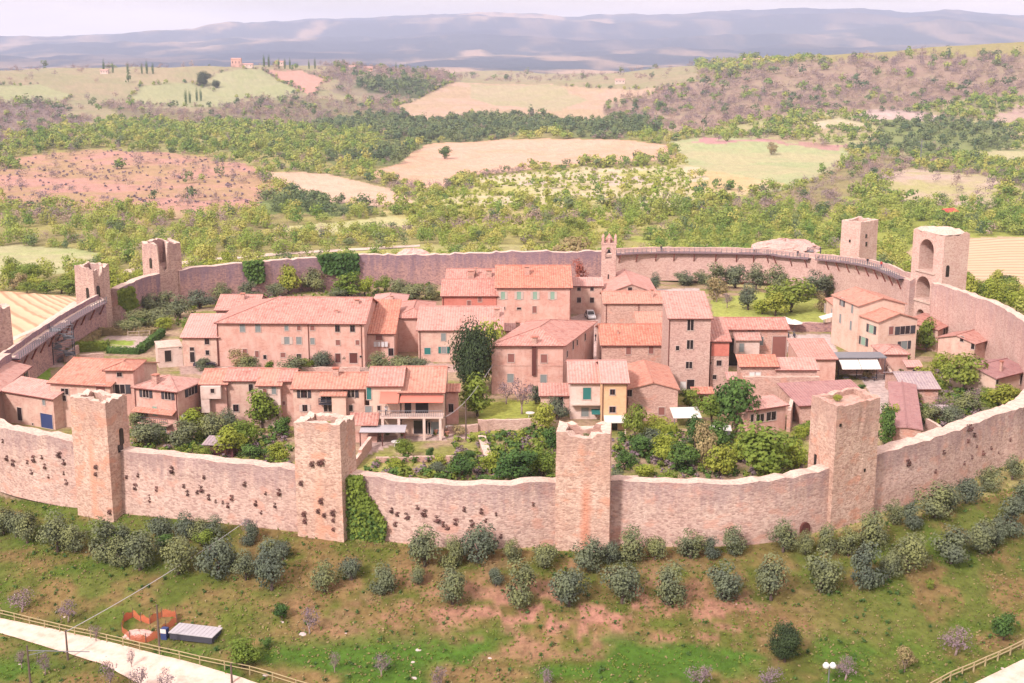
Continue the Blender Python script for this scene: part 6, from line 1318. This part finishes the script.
gwall((885,372), (905,408), 1.5, .5, 'pale_stone', 'lane wall beside the grey-roofed garden house')
gwall((790,432), (797,400), 3.5, .6, 'house_stone', 'ruined high wall between the barn and the rightmost tower')
gwall((817,404), (741,404), 5.0, 1.0, 'house_stone', 'tall stone terrace wall above the barn')
gwall((80,362), (104,360), 1.4, .4, 'pale_stone', 'low wall below the clipped box hedge'); gwall((66,362),(82,351), 1.6, .4, 'pale_stone', 'slanting wall below the metal stair tower')
gwall((905,392), (925,376), .6, .6, 'pale_stone', 'low stone edging behind the grey-roofed garden house')
# slat fence round the lawn
def fence(pts, h, mat, label, step=2.0, rails=(.4, .95), name='fence', z=0, rr_=.04):
    W3 = [P(x, y, z) if z is not None else hit(x, y) for x, y in pts]; o0 = W3[0].copy(); t = empty(name, o0); rb = [MB() for _ in rails]; k = 0
    for a, b in zip(W3, W3[1:]):
        L = (b-a).length; n = max(1, round(L/step))
        for i in range(n+1 if b is W3[-1] else n):
            p = a.lerp(b, i/n); zz = H1(p.x, p.y) if z is None else z; mb = MB(); mb.tube((p.x-o0.x, p.y-o0.y, zz-o0.z-.2), (p.x-o0.x, p.y-o0.y, zz-o0.z+h), rr_*1.4, n=5); mb.build('post', mat, t)
        for m_, r in zip(rb, rails):
            pr = None
            for i in range(n+1):
                p = a.lerp(b, i/n); zz = (H1(p.x, p.y) if z is None else z)+h*r; q = Vector((p.x, p.y, zz))-o0
                if pr is not None: m_.tube(pr, q, rr_, n=5)
                pr = q
    for m_ in rb: m_.build('rail', mat, t)
    return tag(t, label, 'fence')
fence([(108,350),(138,352),(156,338)], 1.2, 'frame_pale', 'pale picket fence around the small lawn'); fence([(128,337),(150,336)], 1.2, 'frame_pale', 'short pale fence at the back of the lawn')
fence([(-20,614),(0,618),(45,629),(75,636),(140,651),(200,665),(250,675),(320,696)], 1.05, 'rail_wood', 'long wooden rail fence along the dirt road at lower left', 2.6, (.6, 1.0), 'rail_fence', None, .05)
fence([(930,692),(950,681),(985,666),(1010,655),(1035,643)], 1.05, 'rail_wood', 'short wooden rail fence along the road at lower right', 2.2, (.6, 1.0), 'rail_fence', None, .07)
# metal stair towers on the wall
def stair_tower(px, py, top, label, rz=0., w=3.2):
    p = P(px, py, 0); t = empty('stair_tower', p, rz)
    for x in (0, w):
        for y in (0, w*.8): mb = MB(); mb.tube((x, y, -.2), (x, y, top+1), .09, n=5); mb.build('post', 'metal_dark', t)
    nl = 4
    for k in range(nl):
        z = top*(k+1)/nl; mb = MB(); mb.box(-.1 if k % 2 else w*.55, w*.45 if k % 2 else w+.1, -.1, w*.8+.1, z-.1, z); mb.build('landing', 'metal_grey', t)
        mb = MB(); a, b = ((w*.45, z-top/nl), (w*.55, z)) if k % 2 == 0 else ((w*.55, z-top/nl), (w*.45, z)); 
        x0, x1 = (0, w) if k % 2 == 0 else (w, 0); y0 = .1 if k % 2 else w*.45
        for s in range(9): xx = x0+(x1-x0)*s/8; zz = z-top/nl+(top/nl)*s/8; mb.box(xx-.2, xx+.2, y0, y0+w*.35, zz-.06, zz)
        mb.tube((x0, y0, z-top/nl+1), (x1, y0, z+1), .05, n=4); mb.tube((x0, y0, z-top/nl), (x1, y0, z), .08, n=4); mb.build('flight', 'metal_grey', t)
        mb = MB(); mb.tube((0, 0, z+1), (w, 0, z+1), .05, n=4); mb.tube((0, 0, z+.5), (w, 0, z+.5), .04, n=4); mb.build('guard_rail', 'metal_grey', t)
    return tag(t, label, 'stairs')
stair_tower(54, 365, 6.6, 'dark metal stair tower up to the left wall walk', R(25), 4.0); stair_tower(806, 280, 7.6, 'grey metal stair tower up to the rear wall walk', R(-10), 3.4)
# vehicles
def car(px, py, rz, body, label, z=0., L=4.2, Wd=1.75, Hh=1.5):
    p = P(px, py, z); t = empty('parked_car', p, rz); mb = MB(); prof = [(-L/2, .35), (-L/2, .75), (-L*.36, .9), (-L*.22, Hh*.97), (L*.14, Hh), (L*.26, .95), (L*.47, .78), (L/2, .6), (L/2, .32)]
    k = len(prof); vs = [(x, -Wd/2*(1 if z_ < 1 else .84), z_) for x, z_ in prof]+[(x, Wd/2*(1 if z_ < 1 else .84), z_) for x, z_ in prof]
    mb.poly(vs, [(i, (i+1) % k, k+(i+1) % k, k+i) for i in range(k)]+[tuple(range(k))[::-1], tuple(range(k, 2*k))]); mb.build('body', body, t)
    mb = MB(); g = [(-L*.31, .98), (-L*.20, Hh*.91), (L*.12, Hh*.93), (L*.21, 1.0)]
    for s in (-1, 1): mb.face([(x, s*(Wd/2*(1 if z_ < 1.05 else .86)+.02), z_) for x, z_ in (g if s < 0 else g[::-1])])
    mb.face([(L*.155, -Wd*.38, Hh*.93+.03), (L*.155, Wd*.38, Hh*.93+.03), (L*.255, Wd*.42, 1.0), (L*.255, -Wd*.42, 1.0)]); mb.face([(-L*.35, -Wd*.42, .97), (-L*.35, Wd*.42, .97), (-L*.235, Wd*.38, Hh*.9+.04), (-L*.235, -Wd*.38, Hh*.9+.04)]); mb.build('window', 'glass_dark', t)
    for x in (-L*.3, L*.3):
        for y in (-Wd/2-.01, Wd/2-.19): mb = MB(); mb.tube((x, y, .33), (x, y+.2, .33), .33, n=14); wl = mb.build('wheel', 'rubber', t); mb = MB(); mb.tube((x, y-.01, .33), (x, y+.21, .33), .17, n=10); mb.build('hubcap', 'metal_grey', wl)
    for y in (-Wd*.33, Wd*.33): mb = MB(); mb.box(L/2-.03, L/2+.02, y-.18, y+.18, .58, .74); mb.build('headlight', 'white_paint', t)
    return tag(t, label, 'car')
car(590,318, R(-80), 'car_white', 'white car parked on the square left of the church', Hh=1.8); car(205,366.5, R(5), 'car_dark', 'dark car parked before the palazzo annex')
car(410,433.5, R(185), 'car_grey', 'grey-blue car parked under the veranda'); car(426,434, R(170), 'car_dark', 'dark blue car at the back of the veranda')
def scooter(px, py, label, rz=0):
    t = empty('scooter', P(px, py, 0), rz)
    for x in (-.6, .6): mb = MB(); mb.tube((x, -.06, .25), (x, .06, .25), .25, n=10); mb.build('wheel', 'rubber', t)
    mb = MB(); mb.box(-.7, .1, -.16, .16, .35, .75); mb.tube((.55, 0, .3), (.4, 0, 1.05), .06); mb.box(-.7, -.1, -.14, .14, .75, .85); mb.build('body', 'metal_dark', t); mb = MB(); mb.tube((.4, -.3, 1.05), (.4, .3, 1.05), .04); mb.build('handlebar', 'metal_grey', t); tag(t, label, 'scooter', 'scooters on the square')
for j, x in enumerate((770, 776, 782, 788, 794)): scooter(x, 337, f'{ordn(j)} scooter from left in the row on the right square', R(70+j*5))
# parasols / pale tents on the right square
for j, (x, y) in enumerate(((784, 330), (794, 333), (778, 335))):
    t = empty('parasol', P(x, y, 0)); mb = MB(); mb.tube((0, 0, 0), (0, 0, 2.9), .05); mb.build('pole', 'metal_grey', t); mb = MB(); mb.lathe([(1.8, 2.2), (1.5, 2.4), (.1, 2.95)], n=8); mb.build('canopy', 'awning_white', t); tag(t, f'{["middle", "right-hand", "left-hand"][j]} white parasol on the right square', 'parasol', 'parasols on the square')
# sheds and garden things
p = P(219, 457, 0); t = empty('garden_shed', p, R(-6)); mb = MB(); mb.box(-2.2, 2.2, 0, 3, -.3, 1.9); mb.build('wall', 'shed_wood', t); mb = MB(); slabs(mb, [[(-2.5, -.3, 1.95), (2.5, -.3, 1.95), (2.5, 3.3, 2.3), (-2.5, 3.3, 2.3)]], [((1,0,0),(0,1,.1))], .1); mb.build('roof', 'roof_grey', t); mb = MB(); mb.box(.3, 1.2, -.05, .0, 0, 1.6); mb.build('door', 'door_brown', t); tag(t, 'dark wooden shed with a flat grey roof near the wall', 'shed')
p = P(721, 441, 0); t = empty('garden_shed', p, R(-4)); mb = MB(); mb.box(-1.4, 1.4, 0, 2, -.3, 1.7); mb.build('wall', 'grey_sheet', t); mb = MB(); slabs(mb, [[(-1.6, -.2, 1.75), (1.6, -.2, 1.75), (1.6, 2.2, 1.95), (-1.6, 2.2, 1.95)]], [((1,0,0),(0,1,.1))], .08); mb.build('roof', 'white_paint', t); tag(t, 'small pale metal shed among the right garden trees', 'shed')
p = P(688, 428, 0); t = empty('greenhouse', p, R(4)); mb = MB(); slabs(mb, [[(-2.4, 0, 1.7), (2.2, 0, 1.7), (2.2, 3.5, 2.5), (-2.4, 3.5, 2.5)]], [((1,0,0),(0,1,.25))], .06); mb.build('roof', 'awning_white', t)
for x in (-2.2, 2): mb = MB(); mb.tube((x, .1, -.2), (x, .1, 1.7), .06); mb.build('post', 'metal_grey', t)
tag(t, 'white sheet-roofed greenhouse right of the low gabled stone house', 'greenhouse')
p = P(380, 444, 0); t = empty('pergola', p, R(0)); mb = MB(); slabs(mb, [[(-3, -1.2, 2.3), (4, -1.2, 2.3), (4, 2, 2.5), (-3, 2, 2.5)]], [((1,0,0),(0,1,.1))], .1); mb.build('roof', 'grey_sheet', t)
for x in (-2.9, .5, 3.9): mb = MB(); mb.tube((x, -1.1, -.2), (x, -1.1, 2.3), .09); mb.build('post', 'door_brown', t)
tag(t, 'grey-roofed pergola in front of the veranda house', 'pergola')
def garden_table(px, py, label):
    t = empty('garden_table', P(px, py, 0)); mb = MB(); mb.lathe([(.75, .7), (.75, .76)], n=14); mb.build('table_top', 'white_paint', t)
    for k in range(3): a = k*2.1; mb = MB(); mb.tube((.45*math.cos(a), .45*math.sin(a), 0), (.2*math.cos(a), .2*math.sin(a), .7), .04); mb.build('leg', 'white_paint', t)
    tag(t, label, 'table')
garden_table(450, 431, 'round white garden table right of the veranda'); garden_table(530, 417, 'white garden table under the bare tree'); garden_table(396, 446, 'white garden table before the pergola')
# iron bench, pots and other little garden things
def pot(px, py, mat, label):
    t = empty('plant_pot', P(px, py, 0)); mb = MB(); mb.lathe([(.22, 0), (.34, .55), (.38, .6), (.3, .6)], n=10); mb.build('pot', mat, t); link(bpy.data.objects.new('crown', TREES['leafy'][0][0]), t).scale = (1, 1, 1.2); t.children[1].location = (0, 0, .5); tag(t, label, 'plant pot', 'plant pots')
for j, (x, y) in enumerate([(420,434),(436,436),(447,438),(402,437),(388,436)]): pot(x, y, 'roof_orange', f'{ordn(sorted([420,436,447,402,388]).index(x))} potted plant from the left before the veranda')
# ground: container, orange netting, rocks, poles, lamp
p = hit(170, 641); t = empty('metal_container', p+Vector((0, 0, .55)), R(-14)); mb = MB(); mb.box(0, 5.2, 0, 2.4, -.3, .45); mb.build('body', 'metal_dark', t)
mb = MB(); mb.box(-.1, 5.3, -.1, 2.5, .45, .54); 
for k in range(10): mb.box(.2+k*.5, .26+k*.5, -.05, 2.45, .54, .57)
mb.build('lid', 'grey_sheet', t)
for x in (.4, 4.8): mb = MB(); mb.box(x-.1, x+.1, .1, 2.3, -.7, -.3); mb.build('runner', 'metal_dark', t)
tag(t, 'low dark container with a ribbed grey lid by the road', 'container')
p = hit(164, 640); t = empty('blue_cabinet', p, R(-14)); mb = MB(); mb.box(-.4, .3, 0, .7, 0, 1.3); mb.build('body', 'blue_paint', t); mb = MB(); mb.box(-.4, .3, -.03, 0, .8, 1.3); mb.build('label_plate', 'white_paint', t); tag(t, 'upright blue site cabinet with a white plate', 'cabinet')
net = [(122,632),(124,622),(133,617),(141,622),(150,624),(162,617),(176,617),(177,624),(166,630),(158,638),(146,643),(130,641),(122,632)]
t = empty('orange_netting', hit(*net[0])); o0 = t.location.copy(); W3 = [hit(*q) for q in net]; 
mb = MB(); r_ = random.Random(2)
for a, b in zip(W3, W3[1:]):
    n = 6
    for i in range(n):
        p, q = a.lerp(b, i/n)-o0, a.lerp(b, (i+1)/n)-o0; h0, h1 = .8+.15*math.sin(i), 1.0+.15*math.sin(i+1)
        for z0, z1 in ((.05, .11), (.25, .31), (.45, .51), (.65, .71), (.85, .93)): mb.face([p+Vector((0, 0, z0*h0)), q+Vector((0, 0, z0*h1)), q+Vector((0, 0, z1*h1)), p+Vector((0, 0, z1*h0))])
        for s in (0, .25, .5, .75): c = p.lerp(q, s); d = (q-p).normalized()*.05; mb.face([c, c+d, c+d+Vector((0, 0, h0)), c+Vector((0, 0, h0))])
mb.build('net', 'orange_net', t)
for a in W3[:-1]: mb = MB(); mb.tube(a-o0-Vector((0, 0, .2)), a-o0+Vector((0, 0, 1.2)), .04, n=5); mb.build('stake', 'pole_wood', t)
tag(t, 'orange safety netting staked round a pile of earth', 'netting')
p = hit(140, 634); rubble(p.x, p.y, p.z-.3, 1.7, 1.1, .7, 'heap of pinkish earth inside the orange netting', 12).name = 'earth_heap'
def rock(px, py, s, label, seed):
    s *= .65; p = hit(px, py); g = random.Random(seed); mb = MB(); vs = []; fs = []
    for j in range(5):
        for i in range(8): a = 2*math.pi*i/8; ph = math.pi*j/4*.5; r = math.cos(ph)*g.uniform(.8, 1.15); vs.append((r*math.cos(a)*s, r*math.sin(a)*s*.7, math.sin(ph)*s*.6*g.uniform(.85, 1.1)))
    fs = [(j*8+i, j*8+(i+1) % 8, (j+1)*8+(i+1) % 8, (j+1)*8+i) for j in range(4) for i in range(8)]; mb.poly(vs, fs); o = mb.build('rock', 'rock'); o.location = p-Vector((0, 0, .1)); tag(o, label, 'rock', 'pale rocks on the slope')
rk = [(65,617,.45),(303,634,.8),(282,622,.5),(220,626,.4),(346,633,.35),(418,650,.6),(413,662,.5),(490,658,.45),(467,659,.25),(414,678,.6),(196,617,.3),(266,675,.6),(380,625,.25),(544,662,.25),(930,600,.3),(736,604,.3),(1002,668,.4),(20,664,.4),(658,636,.25),(610,645,.3)]
for j, (x, y, s) in enumerate(sorted(rk)): rock(x, y, s, f'{ordn(j)} pale rock from the left on the slope', j)
def pole(px, py, h, label, arms=False):
    p = hit(px, py); t = empty('utility_pole', p); mb = MB(); mb.tube((0, 0, -.5), (0, 0, h), .14, .09, 8); mb.build('post', 'pole_wood', t)
    if arms:
        mb = MB(); mb.tube((-.1, 0, h-.6), (6.5, .3, h-.9), .05, n=5); mb.tube((-.1, 0, h-1.2), (1.8, 0, h-.7), .04, n=5); mb.build('arm', 'metal_grey', t)
    tag(t, label, 'pole'); return p+Vector((0, 0, h))
pole(31, 690, 5.2, 'thick wooden pole with a metal arm below the dirt road', True); p1 = pole(68, 660, 3.6, 'thin dark pole beside the rail fence at lower left'); pole(160, 655, 6.0, 'thin dark pole behind the orange netting'); pole(466, 440, 6.5, 'tall thin pole in the middle garden'); pole(717, 345, 5, 'short pole on the rear right lawn') if False else None; pole(232, 684, 2.4, 'short post at the end of the rail fence')
def cable(a, b, sag, label, r=.045):
    mb = MB(); pr = None; a, b = Vector(a), Vector(b)
    for i in range(25):
        t = i/24; q = a.lerp(b, t)-Vector((0, 0, sag*4*t*(1-t)))
        if pr is not None: mb.tube(pr, q, r, n=4)
        pr = q
    tag(mb.build('overhead_cable', 'grey_sheet'), label, 'cable')
wh = wall_hit(250, 518); cable(p1+Vector((0, 0, -.2)), wh[1]+Vector((0, -.1, 0)), .5, 'pale cable running from the roadside pole up to the wall')
cable(P(466, 440, 0)+Vector((0, 0, 6.3)), HOUSES['h11']['M'] @ Vector((HOUSES['h11']['w'], 0, 3.0)), .3, 'cable from the garden pole to the veranda house'); cable(P(466, 440, 0)+Vector((0, 0, 6.3)), HOUSES['h23']['M'] @ Vector((.3, -.05, 5.5)), .3, 'cable from the garden pole to the flue house')
p = hit(828, 690); t = empty('street_lamp', p); mb = MB(); mb.tube((0, 0, -.3), (0, 0, 2.6), .07); mb.build('post', 'metal_grey', t)
for x in (-.35, .35): mb = MB(); mb.lathe([(.1, 0), (.32, .12), (.36, .35), (.2, .6), (.02, .66)], (x, 0, 2.5), 12); mb.build('lamp_globe', 'lamp_white', t)
tag(t, 'street lamp with two white globes at the bottom edge', 'street lamp')
# tower top flower trough and plants
def top_plant(x, y, z, w, h, kd, label): tree(kd, x, y, z, h, w, label, 'plant', 'plants growing on the tower tops', 5, 'plant')
top_plant(-55.5, 164.2, 13.5, 2.2, 1.2, 'leafy', 'green plants growing on top of the leftmost front tower'); top_plant(-22.8, 153.2, 13.5, 1.9, 1.2, 'bright', 'yellow-green plants on top of the ivy tower'); top_plant(41.7, 159.5, 15.4, 1.6, 1.1, 'bright', 'green weeds on top of the rightmost front tower'); top_plant(9, 150, 13.2, 1.5, 1, 'olive', 'grey weeds inside the notched tower top')
# people
def person_mesh(seed, top, legs, walk=.2):
    m = bpy.data.meshes.new('person'); V = [(0,0,.95),(0,0,1.2),(0,0,1.42),(0,0,1.52),(0,.01,1.62),(0,.02,1.73), (-.1,0,.9),(-.11,-walk*.5,.5),(-.11,-walk*.2,.08),(-.11,-walk*.2-.14,.04), (.1,0,.9),(.11,walk*.4,.5),(.11,walk,.08),(.11,walk-.14,.04), (-.19,0,1.4),(-.27,.03,1.12),(-.25,-.1,.88), (.19,0,1.4),(.27,-.03,1.12),(.25,.1,.88)]
    E = [(0,1),(1,2),(2,3),(3,4),(4,5),(0,6),(6,7),(7,8),(8,9),(0,10),(10,11),(11,12),(12,13),(2,14),(14,15),(15,16),(2,17),(17,18),(18,19)]
    Rr = [.15,.15,.15,.06,.10,.09,.10,.075,.05,.045,.10,.075,.05,.045,.07,.05,.035,.07,.05,.035]
    m.from_pydata(V, E, []); o = link(bpy.data.objects.new('person', m)); sk = o.modifiers.new('skin', 'SKIN'); o.modifiers.new('sub', 'SUBSURF').levels = 1
    for i, v in enumerate(m.skin_vertices[0].data): v.radius = (Rr[i], Rr[i]*.8 if i < 3 else Rr[i]); v.use_root = i == 0
    dg = bpy.context.evaluated_depsgraph_get(); me = bpy.data.meshes.new_from_object(o.evaluated_get(dg)); bpy.data.objects.remove(o)
    for n_ in ('skin', top, legs, 'hair'): me.materials.append(MATS[n_])
    for f in me.polygons:
        c = f.center; ar = abs(c.x) > .2
        f.material_index = 3 if (c.z > 1.66 or (c.z > 1.56 and c.y > .06)) else 0 if (c.z > 1.47 or (ar and c.z < .98)) else 1 if c.z > .93 else 2
    return me
PM = [person_mesh(1, 'cloth_dark', 'cloth_dark'), person_mesh(2, 'cloth_red', 'cloth_blue'), person_mesh(3, 'cloth_white', 'cloth_dark')]
def person(loc, rz, k, label): o = link(bpy.data.objects.new('person', PM[k])); o.location = loc; o.rotation_euler = (0, 0, rz); tag(o, label, 'person')
person(P(592.5,342,0), 2, 0, 'person in dark clothes walking left in the street'); person(P(595.5,341,0), 1, 0, 'person in dark clothes walking right of another in the street'); person(P(598.5,339,0), .5, 2, 'person in a pale top by the street wall')
def on_walk(px, off=1.6):
    best = min(range(NW), key=lambda i: abs(pix((WALL[i][0], WALL[i][1], WALL[i][2]))[0]-px)+(1000 if WALL[i][1] < 255 else 0)); return Vector((WALL[best][0]+INW[best][0]*off, WALL[best][1]+INW[best][1]*off, WALL[best][2]-1.02))
for px, k, lab in ((658, 0, 'person in dark clothes on the long rear wall walk'), (756, 2, 'person in a pale top on the wall walk'), (801, 0, 'person in dark clothes above the metal stair tower'), (873, 0, 'person in dark clothes on the walk near the rear tower'), (888, 1, 'person in a red top on the walk near the gate tower')): person(on_walk(px), 0, k, lab)
l = HOUSES['h11']; zb_ = opn('h11', 420, 413).z; x_ = opn('h11', 387, 411).x; person(l['M'] @ Vector((x_, -1.2, zb_)), 0, 2, 'person in a white top standing on the veranda'); person(P(776,350,0)+Vector((0,0,0)), 0, 0, 'person in dark clothes by the wall of the right square')
for j, x in enumerate((881, 884, 887)): person(P(x, 372+j, 0), j, (1, 0, 2)[j], ['person in a red top', 'person in dark clothes', 'person in a pale top'][j]+' in the lane beside the restaurant terrace')
# mast behind the rear wall
p = hit(920, 167); t = empty('lattice_mast', p); mb = MB(); 
for x, y in ((-1, -1), (1, -1), (0, 1)): mb.tube((x*.9, y*.9, 0), (x*.1, y*.1, 22), .16, n=4)
for k in range(8): z = 2.5*k; s = .9-.1*k; mb.tube((-s, -s, z), (s, -s, z+2.5), .08, n=4); mb.tube((s, -s, z), (-s, -s, z+2.5), .08, n=4)
mb.build('lattice', 'metal_grey', t); mb = MB(); mb.tube((-2.5, 0, 20), (2.5, 0, 20), .14, n=4); mb.build('cross_arm', 'metal_grey', t); tag(t, 'thin lattice mast on the wooded slope at right', 'mast')
print('objects', len(bpy.data.objects))
